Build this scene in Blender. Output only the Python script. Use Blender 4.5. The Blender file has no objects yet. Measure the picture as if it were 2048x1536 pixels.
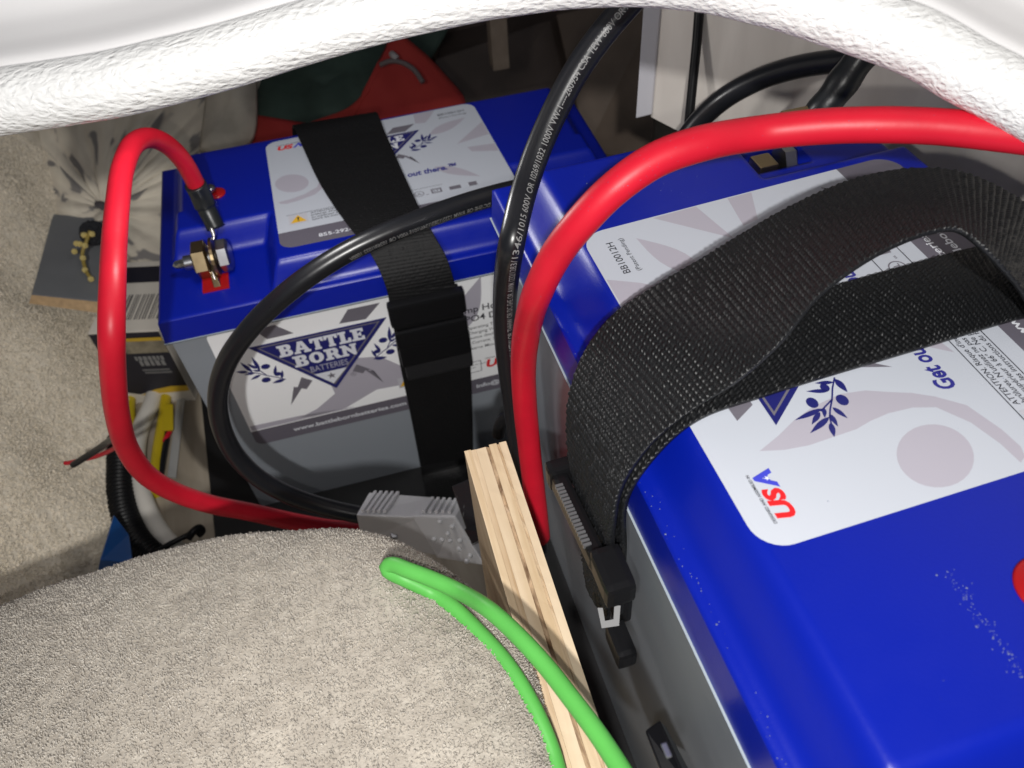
import bpy, bmesh, math, random
import numpy as np
from mathutils import Vector, Matrix
random.seed(7); rng = np.random.default_rng(11)
sc = bpy.context.scene
COL = sc.collection
S = 0.001                                   # everything below is written in millimetres

# ---------------------------------------------------------------- camera
cam_d = bpy.data.cameras.new('camera'); cam = bpy.data.objects.new('camera', cam_d); COL.objects.link(cam)
CM = [[0.964211, 0.228718, -0.134112, 135.876], [-0.260054, 0.71724, -0.646482, -416.94], [-0.051672, 0.658221, 0.751049, 569.78]]
cam.matrix_world = Matrix([[r[0], r[1], r[2], r[3]*S] for r in CM] + [[0, 0, 0, 1]])
cam_d.lens = 28.948; cam_d.sensor_width = 36; cam_d.clip_start = 0.01; cam_d.clip_end = 20
cam_d.dof.use_dof = True; cam_d.dof.focus_distance = 0.315; cam_d.dof.aperture_fstop = 19
sc.camera = cam
# ---------------------------------------------------------------- light: the phone's flash beside the lens, and two added fill lamps
w = bpy.data.worlds.new('World'); sc.world = w; w.use_nodes = True
w.node_tree.nodes['Background'].inputs[0].default_value = (0.80, 0.86, 1.0, 1)
w.node_tree.nodes['Background'].inputs[1].default_value = 0.08
fl_d = bpy.data.lights.new('phone_flash', 'SPOT'); fl_d.energy = 1.35; fl_d.shadow_soft_size = 0.0028
fl_d.spot_size = math.radians(150); fl_d.spot_blend = 1.0; fl_d.color = (1.0, 0.97, 0.93)
fl = bpy.data.objects.new('phone_flash', fl_d); COL.objects.link(fl); fl.location = Vector((124.5, -426.3, 559.7))*S
fl.rotation_euler = Vector((0.1341, 0.6465, -0.7510)).to_track_quat('-Z', 'Y').to_euler()
rm_d = bpy.data.lights.new('rear_fill_lamp', 'AREA'); rm_d.shape = 'DISK'; rm_d.size = 0.016; rm_d.energy = 3.2; rm_d.color = (1.0, .98, .95)  # added lamp set back behind the camera, evens out the flash falloff
rm = bpy.data.objects.new('rear_fill_lamp', rm_d); COL.objects.link(rm); rm.location = Vector((95.5, -613.3, 726.4))*S
rm.rotation_euler = (Vector((150, -60, 180))*S-rm.location).to_track_quat('-Z', 'Y').to_euler()
lk_d = bpy.data.lights.new('recess_fill_lamp', 'POINT'); lk_d.energy = 0.6; lk_d.shadow_soft_size = 0.02; lk_d.color = (1.0, .98, .96)  # added lamp hidden behind the padded edge, lifts the dark recess
lk = bpy.data.objects.new('recess_fill_lamp', lk_d); COL.objects.link(lk); lk.location = Vector((90.4, -37.6, 402.2))*S
sc.view_settings.view_transform = 'Standard'; sc.view_settings.look = 'None'
sc.view_settings.exposure = 0.0; sc.view_settings.gamma = 1.0
sc.cycles.use_denoising = True

# ---------------------------------------------------------------- helpers
RBM = [[-0.025189, -0.999657, -0.007172, 379.27], [0.999453, -0.025337, 0.021251, -427.67], [-0.021426, -0.006633, 0.999748, 141.22]]
CAMW = tuple(r[3] for r in CM); CAMR = tuple(r[0] for r in CM)
RBMAT = Matrix([[r[0], r[1], r[2], r[3]] for r in RBM] + [[0, 0, 0, 1]])
def rbw(p): return tuple(RBMAT @ Vector(p))
def rbl(ps): return [rbw(p) for p in ps]

def tag(o, label=None, cat=None, group=None, kind=None):
    if label: o['label'] = label
    if cat: o['category'] = cat
    if group: o['group'] = group
    if kind: o['kind'] = kind
    return o
def empty(name, loc=(0, 0, 0), label=None, cat=None, group=None):
    o = bpy.data.objects.new(name, None); COL.objects.link(o); o.location = Vector(loc)*S
    o.empty_display_size = 0.01
    return tag(o, label, cat, group)
def link(name, me, mat, parent=None, smooth=False):
    o = bpy.data.objects.new(name, me); COL.objects.link(o)
    if mat is not None and not me.materials: me.materials.append(mat)
    if smooth:
        me.polygons.foreach_set('use_smooth', [True]*len(me.polygons))
    if parent:
        o.parent = parent
        o.matrix_parent_inverse = Matrix.Translation(-parent_world(parent))
    return o
def parent_world(p):
    return p.location.copy() if p.type == 'EMPTY' else Vector((0, 0, 0))
def mesh(name, vs, fs, mat, parent=None, smooth=False, M=None):
    if M is not None: vs = [tuple(M @ Vector(v)) for v in vs]
    me = bpy.data.meshes.new(name); me.from_pydata([(x*S, y*S, z*S) for x, y, z in vs], [], fs); me.update()
    return link(name, me, mat, parent, smooth)
def npmesh(name, V, F, mat, parent=None, smooth=False, uv=None):
    V = np.asarray(V, np.float32)*S; F = np.asarray(F, np.int32); k = F.shape[1]
    me = bpy.data.meshes.new(name); me.vertices.add(len(V)); me.vertices.foreach_set('co', V.ravel())
    me.loops.add(F.size); me.loops.foreach_set('vertex_index', F.ravel())
    me.polygons.add(len(F)); me.polygons.foreach_set('loop_start', np.arange(0, F.size, k, dtype=np.int32))
    me.polygons.foreach_set('loop_total', np.full(len(F), k, np.int32)); me.update(calc_edges=True)
    if uv is not None:
        l = me.uv_layers.new(name='UVMap'); l.data.foreach_set('uv', np.asarray(uv, np.float32)[F.ravel()].ravel())
    return link(name, me, mat, parent, smooth)
def bmo(name, bm, mat, parent=None, smooth=False, M=None):
    if M is not None: bmesh.ops.transform(bm, matrix=M, verts=bm.verts)
    bmesh.ops.scale(bm, vec=(S, S, S), verts=bm.verts)
    bmesh.ops.recalc_face_normals(bm, faces=bm.faces)
    me = bpy.data.meshes.new(name); bm.to_mesh(me); bm.free()
    return link(name, me, mat, parent, smooth)
def bevel(bm, r, seg=2):
    bmesh.ops.bevel(bm, geom=bm.edges[:], offset=r, segments=seg, profile=0.7, affect='EDGES')
def hexa(c, r=0, seg=2):
    """box from 8 corners (bottom 4 then top 4)"""
    bm = bmesh.new(); v = [bm.verts.new(p) for p in c]
    for f in ((3, 2, 1, 0), (4, 5, 6, 7), (0, 1, 5, 4), (1, 2, 6, 5), (2, 3, 7, 6), (3, 0, 4, 7)): bm.faces.new([v[i] for i in f])
    bmesh.ops.recalc_face_normals(bm, faces=bm.faces)
    if r: bevel(bm, r, seg)
    return bm
def box(x0, x1, y0, y1, z0, z1, r=0, seg=2):
    return hexa([(x0, y0, z0), (x1, y0, z0), (x1, y1, z0), (x0, y1, z0), (x0, y0, z1), (x1, y0, z1), (x1, y1, z1), (x0, y1, z1)], r, seg)
def frame(o, X, Y):
    """matrix with origin o, x axis X, y axis about Y"""
    o, X, Y = Vector(o), Vector(X).normalized(), Vector(Y); Z = X.cross(Y).normalized(); Y = Z.cross(X)
    return Matrix([[X[i], Y[i], Z[i], o[i]] for i in range(3)] + [[0, 0, 0, 1]])
def lathe(prof, n=24, hexn=None):
    """profile of (x along axis, radius) about the x axis"""
    bm = bmesh.new(); n = hexn or n; rings = []
    for x, r in prof:
        rings.append([bm.verts.new((x, max(r, .01)*math.cos(2*math.pi*i/n), max(r, .01)*math.sin(2*math.pi*i/n))) for i in range(n)])
    for a, b in zip(rings, rings[1:]):
        for i in range(n): bm.faces.new((a[i], a[(i+1) % n], b[(i+1) % n], b[i]))
    bm.faces.new(rings[0][::-1]); bm.faces.new(rings[-1])
    return bm
def crom(P, n):
    """Catmull-Rom, resampled to n points of even arc length"""
    P = np.asarray(P, float); Q = np.vstack([2*P[0]-P[1], P, 2*P[-1]-P[-2]]); out = []
    for i in range(1, len(Q)-2):
        p0, p1, p2, p3 = Q[i-1:i+3]
        def tj(t, a, b): return t + max(np.linalg.norm(b-a), 1e-6)**.5
        t0 = 0; t1 = tj(t0, p0, p1); t2 = tj(t1, p1, p2); t3 = tj(t2, p2, p3)
        t = np.linspace(t1, t2, 24, endpoint=False)[:, None]
        A1 = (t1-t)/(t1-t0)*p0+(t-t0)/(t1-t0)*p1; A2 = (t2-t)/(t2-t1)*p1+(t-t1)/(t2-t1)*p2; A3 = (t3-t)/(t3-t2)*p2+(t-t2)/(t3-t2)*p3
        B1 = (t2-t)/(t2-t0)*A1+(t-t0)/(t2-t0)*A2; B2 = (t3-t)/(t3-t1)*A2+(t-t1)/(t3-t1)*A3
        out.append((t2-t)/(t2-t1)*B1+(t-t1)/(t2-t1)*B2)
    out = np.vstack(out+[P[-1:]]); d = np.r_[0, np.cumsum(np.linalg.norm(np.diff(out, axis=0), axis=1))]
    s = np.linspace(0, d[-1], n); return np.stack([np.interp(s, d, out[:, k]) for k in range(out.shape[1])], 1), d[-1]
class Tube:
    def __init__(self, pts, r, step=2.0, up=(0, 0, 1)):
        _, L = crom(pts, 10); self.L = L; n = max(8, int(L/step)); P, _ = crom(pts, n); self.P = P; self.r = r
        T = np.gradient(P, axis=0); T /= np.linalg.norm(T, axis=1)[:, None]; self.T = T
        N = np.zeros_like(P); u = np.asarray(up, float); u = u-T[0]*(u@T[0]); N[0] = u/np.linalg.norm(u)
        for i in range(1, n):
            u = N[i-1]-T[i]*(N[i-1]@T[i]); N[i] = u/np.linalg.norm(u)
        self.N = N; self.B = np.cross(T, N); self.s = np.linspace(0, L, n)
    def mesh(self, name, mat, parent=None, n=28, prof=None, wob=0.0):
        a = np.linspace(0, 2*np.pi, n, endpoint=False); m = len(self.P)
        r = np.full(m, self.r) if prof is None else np.array([prof(x) for x in self.s])
        if wob: r = r*(1+wob*np.sin(self.s*.11)+wob*.6*np.sin(self.s*.31+1))
        V = self.P[:, None]+r[:, None, None]*(np.cos(a)[None, :, None]*self.N[:, None]+np.sin(a)[None, :, None]*self.B[:, None])
        V = V.reshape(-1, 3); i = np.arange(m-1)[:, None]*n; j = np.arange(n)[None]
        F = np.stack([i+j, i+(j+1) % n, i+n+(j+1) % n, i+n+j], -1).reshape(-1, 4)
        o = npmesh(name, V, F, mat, parent, True)
        bm = bmesh.new(); bm.from_mesh(o.data); bm.verts.ensure_lookup_table()
        bm.faces.new([bm.verts[k] for k in range(n)][::-1]); bm.faces.new([bm.verts[(m-1)*n+k] for k in range(n)])
        bm.to_mesh(o.data); bm.free(); return o
    def at(self, s, ang, r):
        i = np.clip(np.searchsorted(self.s, s)-1, 0, len(self.s)-2); t = np.clip((s-self.s[i])/(self.s[i+1]-self.s[i]), 0, 1)[:, None]
        lerp = lambda A: A[i]*(1-t)+A[i+1]*t
        return lerp(self.P)+np.asarray(r)*(np.cos(ang)[:, None]*lerp(self.N)+np.sin(ang)[:, None]*lerp(self.B))
    def angle_to(self, d, s):
        i = min(int(np.searchsorted(self.s, s)), len(self.s)-1); d = np.asarray(d, float); return math.atan2(d@self.B[i], d@self.N[i])

# ---------------------------------------------------------------- flat print: polygons and lettering in label units, laid on a surface by a mapping
def poly2d(splines):
    cu = bpy.data.curves.new('outline', 'CURVE'); cu.dimensions = '2D'; cu.fill_mode = 'BOTH'
    for pts in splines:
        sp = cu.splines.new('POLY'); sp.points.add(len(pts)-1)
        for p, (x, y) in zip(sp.points, pts): p.co = (x, y, 0, 1)
        sp.use_cyclic_u = True
    return grab(cu)
def grab(cu):
    o = bpy.data.objects.new('outline', cu); me = o.to_mesh()
    vs = [(v.co.x, v.co.y) for v in me.vertices]; fs = [tuple(p.vertices) for p in me.polygons]
    o.to_mesh_clear(); bpy.data.objects.remove(o); bpy.data.curves.remove(cu); return vs, fs
def text2d(s, size, x=0, y=0, bold=0.0, shear=0.0, sx=1.0, fit=None):
    cu = bpy.data.curves.new('lettering', 'FONT'); cu.body = s; cu.size = size; cu.offset = bold*size; cu.shear = shear; cu.resolution_u = 3
    vs, fs = grab(cu)
    if fit and vs: sx = fit/max(max(v[0] for v in vs), 1e-6)
    return [(x+a*sx, y+b) for a, b in vs], fs
def join(parts):
    V, F = [], []
    for vs, fs in parts:
        k = len(V); V += list(vs); F += [tuple(i+k for i in f) for f in fs]
    return V, F
def xf(p, s=1, ox=0, oy=0, rot=0, sy=None):
    c, n = math.cos(rot), math.sin(rot); sy = s if sy is None else sy
    return [(ox+c*x*s-n*y*sy, oy+n*x*s+c*y*sy) for x, y in p[0]], p[1]
def rrect(x0, y0, x1, y1, r=(0, 0, 0, 0), n=8):
    """corner radii: bottom left, bottom right, top right, top left"""
    out = []
    for (cx, cy, a0), q in zip(((x0, y0, 180), (x1, y0, 270), (x1, y1, 0), (x0, y1, 90)), r):
        if q <= 0: out.append((cx, cy)); continue
        ox = cx+(q if cx == x0 else -q); oy = cy+(q if cy == y0 else -q)
        for k in range(n+1):
            a = math.radians(a0+90*k/n); out.append((ox+q*math.cos(a), oy+q*math.sin(a)))
    return out
def ell(cx, cy, rx, ry, n=28, rot=0):
    return [(cx+rx*math.cos(t)*math.cos(rot)-ry*math.sin(t)*math.sin(rot), cy+rx*math.cos(t)*math.sin(rot)+ry*math.sin(t)*math.cos(rot)) for t in [2*math.pi*i/n for i in range(n)]]
def leaf(a, b, wd, n=8, bend=0.0):
    ax, ay = a; bx, by = b; dx, dy = bx-ax, by-ay; L = math.hypot(dx, dy); nx, ny = -dy/L, dx/L; up, dn = [], []
    for i in range(n+1):
        t = i/n; h = wd*math.sin(math.pi*t**.8)*(1-.15*t); o = bend*L*math.sin(math.pi*t)
        up.append((ax+dx*t+nx*(o+h), ay+dy*t+ny*(o+h))); dn.append((ax+dx*t+nx*(o-h), ay+dy*t+ny*(o-h)))
    return up+dn[-2:0:-1]
def stroke(pts, wd):
    out, back = [], []
    for i, (x, y) in enumerate(pts):
        x0, y0 = pts[max(i-1, 0)]; x1, y1 = pts[min(i+1, len(pts)-1)]; L = math.hypot(x1-x0, y1-y0) or 1
        nx, ny = -(y1-y0)/L*wd/2, (x1-x0)/L*wd/2; out.append((x+nx, y+ny)); back.append((x-nx, y-ny))
    return out+back[::-1]
def P1(pts): return poly2d([pts])
SLAB = {   # outlines of the slab-serif capitals on the emblem: (advance, outlines and counters)
 'B': (9.2, [[(0, 0), (6.6, 0), (8.2, .9), (8.6, 2.7), (7.9, 4.6), (6.8, 5.2), (7.8, 5.9), (8.2, 7.4), (7.8, 9.1), (6.4, 10), (0, 10), (0, 8.2), (1.2, 8), (1.2, 2), (0, 1.8)],
     [(4.1, 1.9), (5.2, 1.9), (5.6, 2.4), (5.6, 3.6), (5.2, 4.1), (4.1, 4.1)], [(4.1, 6.1), (5, 6.1), (5.4, 6.5), (5.4, 7.6), (5, 8.1), (4.1, 8.1)]]),
 'A': (10.6, [[(0, 0), (3.9, 0), (3.9, 1.7), (3.3, 1.9), (3.6, 2.7), (6.2, 2.7), (6.5, 1.9), (5.8, 1.7), (5.8, 0), (10.2, 0), (10.2, 1.7), (9.3, 1.9), (6.5, 10), (3.2, 10), (3.2, 8.9), (1, 1.9), (0, 1.7)],
     [(4.2, 4.5), (5.7, 4.5), (4.95, 7.2)]]),
 'T': (8.6, [[(2, 0), (6.2, 0), (6.2, 1.7), (5.5, 1.9), (5.5, 8), (6.3, 8), (6.7, 6.4), (8.2, 6.4), (8.2, 10), (0, 10), (0, 6.4), (1.5, 6.4), (1.9, 8), (2.7, 8), (2.7, 1.9), (2, 1.7)]]),
 'L': (7.9, [[(0, 0), (7.5, 0), (7.5, 4), (5.9, 4), (5.5, 2), (4.1, 2), (4.1, 8.1), (5, 8.3), (5, 10), (0, 10), (0, 8.3), (1.2, 8.1), (1.2, 1.9), (0, 1.7)]]),
 'E': (8.6, [[(0, 0), (8, 0), (8, 3.4), (6.5, 3.4), (6.1, 1.9), (4.1, 1.9), (4.1, 4.2), (5, 4.2), (5.1, 3.4), (6.3, 3.4), (6.3, 6.7), (5.1, 6.7), (5, 5.9), (4.1, 5.9), (4.1, 8.1), (6, 8.1), (6.4, 6.9), (7.8, 6.9), (7.8, 10), (0, 10), (0, 8.3), (1.2, 8.1), (1.2, 1.9), (0, 1.7)]]),
 'O': (9.6, [[(4.6, 0), (6.8, .6), (8.4, 2.3), (9, 5), (8.4, 7.7), (6.8, 9.4), (4.6, 10), (2.4, 9.4), (.7, 7.7), (.1, 5), (.7, 2.3), (2.4, .6)], [(4.6, 2), (5.7, 2.8), (6.1, 5), (5.7, 7.2), (4.6, 8), (3.5, 7.2), (3.1, 5), (3.5, 2.8)]]),
 'R': (9.8, [[(0, 0), (4.9, 0), (4.9, 1.7), (4.1, 1.9), (4.1, 3.9), (5, 3.9), (6.3, 0), (9.6, 0), (9.6, 1.7), (8.8, 1.9), (7.6, 4.4), (8.3, 5.6), (8.4, 7.2), (7.9, 9), (6.5, 10), (0, 10), (0, 8.3), (1.2, 8.1), (1.2, 1.9), (0, 1.7)], [(4.1, 5.8), (5, 5.8), (5.5, 6.3), (5.5, 7.5), (5, 8.1), (4.1, 8.1)]]),
 'N': (10.2, [[(0, 0), (4.3, 0), (4.3, 1.7), (3.4, 1.9), (3.4, 5.6), (7.2, 0), (9, 0), (9, 8.1), (9.8, 8.3), (9.8, 10), (5.8, 10), (5.8, 8.3), (6.6, 8.1), (6.6, 5), (3.2, 10), (0, 10), (0, 8.3), (1, 8.1), (1, 1.9), (0, 1.7)]])}
def slab(word, x0, x1, y0, y1):
    t = 0; out = []
    for c in word:
        adv, sp = SLAB[c]; out.append(([(t+a, b) for a, b in poly2d(sp)[0]], poly2d(sp)[1])); t += adv
    V, F = join(out); return [(x0+x/t*(x1-x0), y0+y/10*(y1-y0)) for x, y in V], F
def olive_branch():
    """sprig in units of the emblem's width, origin at the triangle's left corner"""
    q = lambda u, v: ((u-36.9)/64, (v-109.4)/64)
    st = [(47.6, 83.7), (44, 86.6), (40.1, 89.1), (37, 91.6), (34.4, 93.3), (31, 94.6)]
    pl = [P1(stroke([q(*p) for p in st], .008)), P1(stroke([q(*p) for p in ((40.1, 89.1), (38.6, 92), (37.2, 94.6))], .008))]
    for a, b, wd in (((47, 83.9), (41.0, 83.3), .019), ((43.4, 88.2), (45.6, 94.6), .013), ((38, 93.6), (36.8, 103.4), .015), ((37.0, 95), (33.7, 99.6), .014), ((38.0, 93), (34.6, 94.8), .011),
                     ((34.5, 93.4), (31, 101.7), .016), ((37.4, 90.6), (32.2, 88.7), .014), ((35.4, 92.6), (30.4, 93.0), .013), ((32.5, 94.2), (27.4, 96), .015), ((46, 85), (47.6, 90.5), .012)):
        pl.append(P1(leaf(q(*a), q(*b), wd)))
    for c, r in (((45.0, 88.6), .026), ((41, 95.2), .033), ((38.9, 86.4), .034)): pl.append(P1(ell(*q(*c), r, r*.82, 16)))
    return join(pl)
def emblem(layers, ox, oy, w_, words=True, bolts=True):
    """triangular badge; (ox, oy) = its upper left corner, w_ = its width. Appends (layer, ink, polygons)."""
    g = lambda p: xf(p, w_, ox, oy); T = lambda pts: g(P1(pts))
    layers.append((2, 'navy', join([T([(0, 0), (.503, -.62), (1, 0)])])))
    layers.append((3, 'grey', g(poly2d([[(.052, -.018), (.503, -.575), (.948, -.018)], [(.075, -.03), (.503, -.552), (.925, -.03)]]))))
    layers += [(1, 'grey', T([(.085, .152), (.228, .16), (.336, .043), (.148, .041)])), (1, 'grey', T([(.66, .037), (.745, .154), (.977, .152), (.852, .025)]))]
    if bolts:
        layers += [(1, 'grey', T([(.28, -.415), (.349, -.477), (.286, -.556), (.252, -.535), (.132, -.692), (.2, -.5), (.228, -.512)])), (1, 'grey', T([(.70, -.41), (.655, -.475), (.728, -.525), (.752, -.497), (.865, -.685), (.79, -.5), (.768, -.508), (.812, -.52)]))]
    ob = olive_branch(); layers += [(1, 'navy', g(ob)), (1, 'navy', g(([(1-x, y) for x, y in ob[0]], [f[::-1] for f in ob[1]])))]
    if words:
        layers += [(4, 'white', g(slab('BATTLE', .185, .82, -.165, -.045))), (4, 'white', g(slab('BORN', .265, .74, -.3, -.183)))]
        v = text2d('BATTERIES', .085, .36, -.385, .008, fit=.285); layers.append((4, 'silver', g(v)))
    layers.append((4, 'white', T([(.375, -.415), (.494, -.557), (.623, -.415)])))
    star = [(.497+.036*(1 if i % 2 == 0 else .4)*math.sin(math.pi*i/5), -.466+.036*(1 if i % 2 == 0 else .4)*math.cos(math.pi*i/5)) for i in range(10)]
    layers.append((5, 'grey', T(star)))
    layers.append((1, 'grey', g(text2d('®', .06, .635, -.53))))
def warning(layers, x, y, s):
    layers.append((1, 'box', P1(rrect(x, y, x+s*1.05, y+s))))
    layers.append((2, 'amber', P1([(x+.08*s, y+.14*s), (x+.97*s, y+.14*s), (x+.525*s, y+.9*s)])))
    layers.append((3, 'ink', join([P1([(x+.47*s, y+.68*s), (x+.58*s, y+.68*s), (x+.555*s, y+.38*s), (x+.495*s, y+.38*s)]), P1(ell(x+.525*s, y+.28*s, .05*s, .05*s, 10))])))
def usa(layers, x, y, wd, h, top_line=True):
    layers.append((2, 'red', text2d('US', h*1.36, x, y, .05, .2, fit=wd*.66)))
    layers.append((2, 'blue', text2d('A', h*1.36, x+wd*.66, y, .05, .2, fit=wd*.36)))
    sx, sy = x+wd*.84, y+h*.32
    layers.append((3, 'white', P1([(sx+h*.17*(1 if i % 2 == 0 else .4)*math.sin(math.pi*i/5), sy+h*.17*(1 if i % 2 == 0 else .4)*math.cos(math.pi*i/5)) for i in range(10)])))
    if top_line: layers.append((2, 'ink', text2d('DESIGNED AND ASSEMBLED IN', h*.24, x, y+h*1.12, .01, fit=wd)))
NAMES = {'navy': 'emblem', 'grey': 'grey_print', 'white': 'white_print', 'silver': 'silver_print', 'ink': 'black_lettering', 'red': 'red_lettering', 'blue': 'blue_letter', 'amber': 'warning_sign', 'box': 'box_outline', 'shade': 'watermark', 'text': 'slogan'}
def put_print(layers, mp, parent, lift=0.09):
    """one object per ink; every layer is lifted a little above the one below"""
    for lay, ink, (V, F) in layers: mesh(NAMES[ink], [mp(u, v, lift*(lay+1)) for u, v in V], F, INK[ink], parent)

# ---------------------------------------------------------------- materials
def nd(nt, t, **kw):
    n = nt.nodes.new(t)
    for k, v in kw.items(): setattr(n, k, v)
    return n
def mat(name, col, rough=.5, metal=0.0, spec=.5, vary=0.0, vscale=60, bump=0.0, bscale=400, bdist=.0004, coat=0.0, sheen=0.0, rvary=0.0, col2=None, detail=3):
    m = bpy.data.materials.new(name); m.use_nodes = True; nt = m.node_tree; b = nt.nodes['Principled BSDF']
    b.inputs['Base Color'].default_value = (*col, 1); b.inputs['Roughness'].default_value = rough; b.inputs['Metallic'].default_value = metal
    b.inputs['Specular IOR Level'].default_value = spec; b.inputs['Coat Weight'].default_value = coat; b.inputs['Sheen Weight'].default_value = sheen
    tc = nd(nt, 'ShaderNodeTexCoord')
    if vary or col2:
        no = nd(nt, 'ShaderNodeTexNoise'); no.inputs['Scale'].default_value = vscale; no.inputs['Detail'].default_value = detail; nt.links.new(tc.outputs['Object'], no.inputs['Vector'])
        r = nd(nt, 'ShaderNodeValToRGB'); r.color_ramp.elements[0].position = .3; r.color_ramp.elements[1].position = .7
        c2 = col2 or tuple(min(1, c*(1+vary)) for c in col); c1 = col if col2 else tuple(c*(1-vary) for c in col)
        r.color_ramp.elements[0].color = (*c1, 1); r.color_ramp.elements[1].color = (*c2, 1)
        nt.links.new(no.outputs['Fac'], r.inputs['Fac']); nt.links.new(r.outputs['Color'], b.inputs['Base Color'])
    if rvary:
        n3 = nd(nt, 'ShaderNodeTexNoise'); n3.inputs['Scale'].default_value = 90; n3.inputs['Detail'].default_value = 5; nt.links.new(tc.outputs['Object'], n3.inputs['Vector'])
        mr = nd(nt, 'ShaderNodeMapRange'); mr.inputs['To Min'].default_value = max(0, rough-rvary); mr.inputs['To Max'].default_value = rough+rvary
        nt.links.new(n3.outputs['Fac'], mr.inputs['Value']); nt.links.new(mr.outputs['Result'], b.inputs['Roughness'])
    if bump:
        n2 = nd(nt, 'ShaderNodeTexNoise'); n2.inputs['Scale'].default_value = bscale; n2.inputs['Detail'].default_value = 4; nt.links.new(tc.outputs['Object'], n2.inputs['Vector'])
        bp = nd(nt, 'ShaderNodeBump'); bp.inputs['Strength'].default_value = bump; bp.inputs['Distance'].default_value = bdist
        nt.links.new(n2.outputs['Fac'], bp.inputs['Height']); nt.links.new(bp.outputs['Normal'], b.inputs['Normal'])
    return m
BLUE = mat('blue_lid_plastic', (.0014, .0105, .29), .33, spec=.42, bump=.18, bscale=1100, bdist=.0002, rvary=.06)
GREYCASE = mat('grey_case_plastic', (.26, .285, .32), .33, bump=.06, bscale=700, rvary=.05)
PAPER_LIFTED = mat('front_label_white_lifted', (.92, .93, .95), .34, spec=.4, rvary=.03)  # same white paper as the lid labels, brightened in place of front light
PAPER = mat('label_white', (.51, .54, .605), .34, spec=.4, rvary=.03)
BAND = mat('label_grey_band', (.13, .12, .15), .34)
INK = {'navy': mat('ink_navy', (.016, .018, .145), .36), 'grey': mat('ink_grey', (.16, .15, .18), .36), 'white': mat('ink_white', (.72, .74, .80), .36), 'silver': mat('ink_silver', (.38, .38, .46), .36),
       'ink': mat('ink_black', (.02, .02, .03), .4), 'red': mat('ink_red', (.72, .015, .02), .38), 'blue': mat('ink_blue', (.05, .06, .55), .38), 'amber': mat('ink_amber', (.72, .42, .03), .38),
       'box': mat('ink_box', (.5, .5, .55), .38), 'shade': mat('ink_watermark', (.425, .405, .47), .34), 'text': mat('ink_slogan', (.03, .03, .24), .36)}
REDC = mat('red_cable_insulation', (.56, .009, .026), .44, spec=.35, vary=.07, vscale=55, bump=.16, bscale=160, bdist=.0006, rvary=.05)
BLKC = mat('black_cable_insulation', (.009, .0095, .012), .30, bump=.08, bscale=260, rvary=.06)
GRNC = mat('green_cable_insulation', (.11, .46, .085), .46, spec=.35, vary=.06, vscale=60, bump=.06, bscale=200)
WIREINK = mat('cable_print_ink', (.20, .20, .20), .6)
SHRINK = mat('heat_shrink_tube', (.012, .014, .016), .34, bump=.25, bscale=180, bdist=.0008)
BLKP = mat('black_plastic', (.007, .007, .008), .36, spec=.18, bump=.08, bscale=500)
WEBF = mat('black_webbing_far', (.0055, .0055, .0062), .62, spec=.28)
WEB = mat('black_webbing', (.0065, .007, .008), .45, spec=.45)
GREYP = mat('grey_connector_plastic', (.72, .72, .74), .42, bump=.15, bscale=500)
BRASS = mat('brass', (.42, .33, .19), .30, 1.0, rvary=.08)
STEEL = mat('zinc_steel', (.42, .43, .45), .30, 1.0, rvary=.08)
TIN = mat('tinned_copper', (.74, .72, .70), .26, 1.0)
REDP = mat('red_marker_plastic', (.33, .005, .007), .35)
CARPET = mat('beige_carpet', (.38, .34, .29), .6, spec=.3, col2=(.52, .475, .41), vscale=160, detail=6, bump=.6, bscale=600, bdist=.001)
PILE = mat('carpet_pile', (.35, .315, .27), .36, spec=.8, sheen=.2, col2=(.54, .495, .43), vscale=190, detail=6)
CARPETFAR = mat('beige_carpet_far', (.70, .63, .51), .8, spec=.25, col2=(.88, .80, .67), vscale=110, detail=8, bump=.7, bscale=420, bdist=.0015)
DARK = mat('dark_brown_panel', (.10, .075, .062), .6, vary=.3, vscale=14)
MATBLK = mat('black_rubber', (.006, .006, .007), .55)
WHITEPANEL = mat('white_gloss_panel', (.76, .75, .755), .30, vary=.015, vscale=12)
DUST = mat('dust_specks', (.13, .155, .27), .85)

def weave_wall(name, c1, c2, axis_scale, streak):
    """vinyl wallboard: grain running along one axis"""
    m = mat(name, c1, .5); nt = m.node_tree; b = nt.nodes['Principled BSDF']; tc = nd(nt, 'ShaderNodeTexCoord'); mp = nd(nt, 'ShaderNodeMapping'); mp.inputs['Scale'].default_value = axis_scale
    no = nd(nt, 'ShaderNodeTexNoise'); no.inputs['Scale'].default_value = streak; no.inputs['Detail'].default_value = 7; no.inputs['Distortion'].default_value = .6
    r = nd(nt, 'ShaderNodeValToRGB'); r.color_ramp.elements[0].position = .32; r.color_ramp.elements[0].color = (*c1, 1); r.color_ramp.elements[1].position = .68; r.color_ramp.elements[1].color = (*c2, 1)
    nt.links.new(tc.outputs['Object'], mp.inputs['Vector']); nt.links.new(mp.outputs['Vector'], no.inputs['Vector']); nt.links.new(no.outputs['Fac'], r.inputs['Fac']); nt.links.new(r.outputs['Color'], b.inputs['Base Color'])
    bp = nd(nt, 'ShaderNodeBump'); bp.inputs['Strength'].default_value = .25; bp.inputs['Distance'].default_value = .0006; nt.links.new(no.outputs['Fac'], bp.inputs['Height']); nt.links.new(bp.outputs['Normal'], b.inputs['Normal'])
    return m
WALLV = weave_wall('greige_wallboard', (.50, .46, .42), (.66, .62, .57), (1, .35, .10), 60)
FLOORV = weave_wall('vinyl_plank', (.27, .225, .17), (.42, .365, .29), (1, .12, 1), 55)
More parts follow.
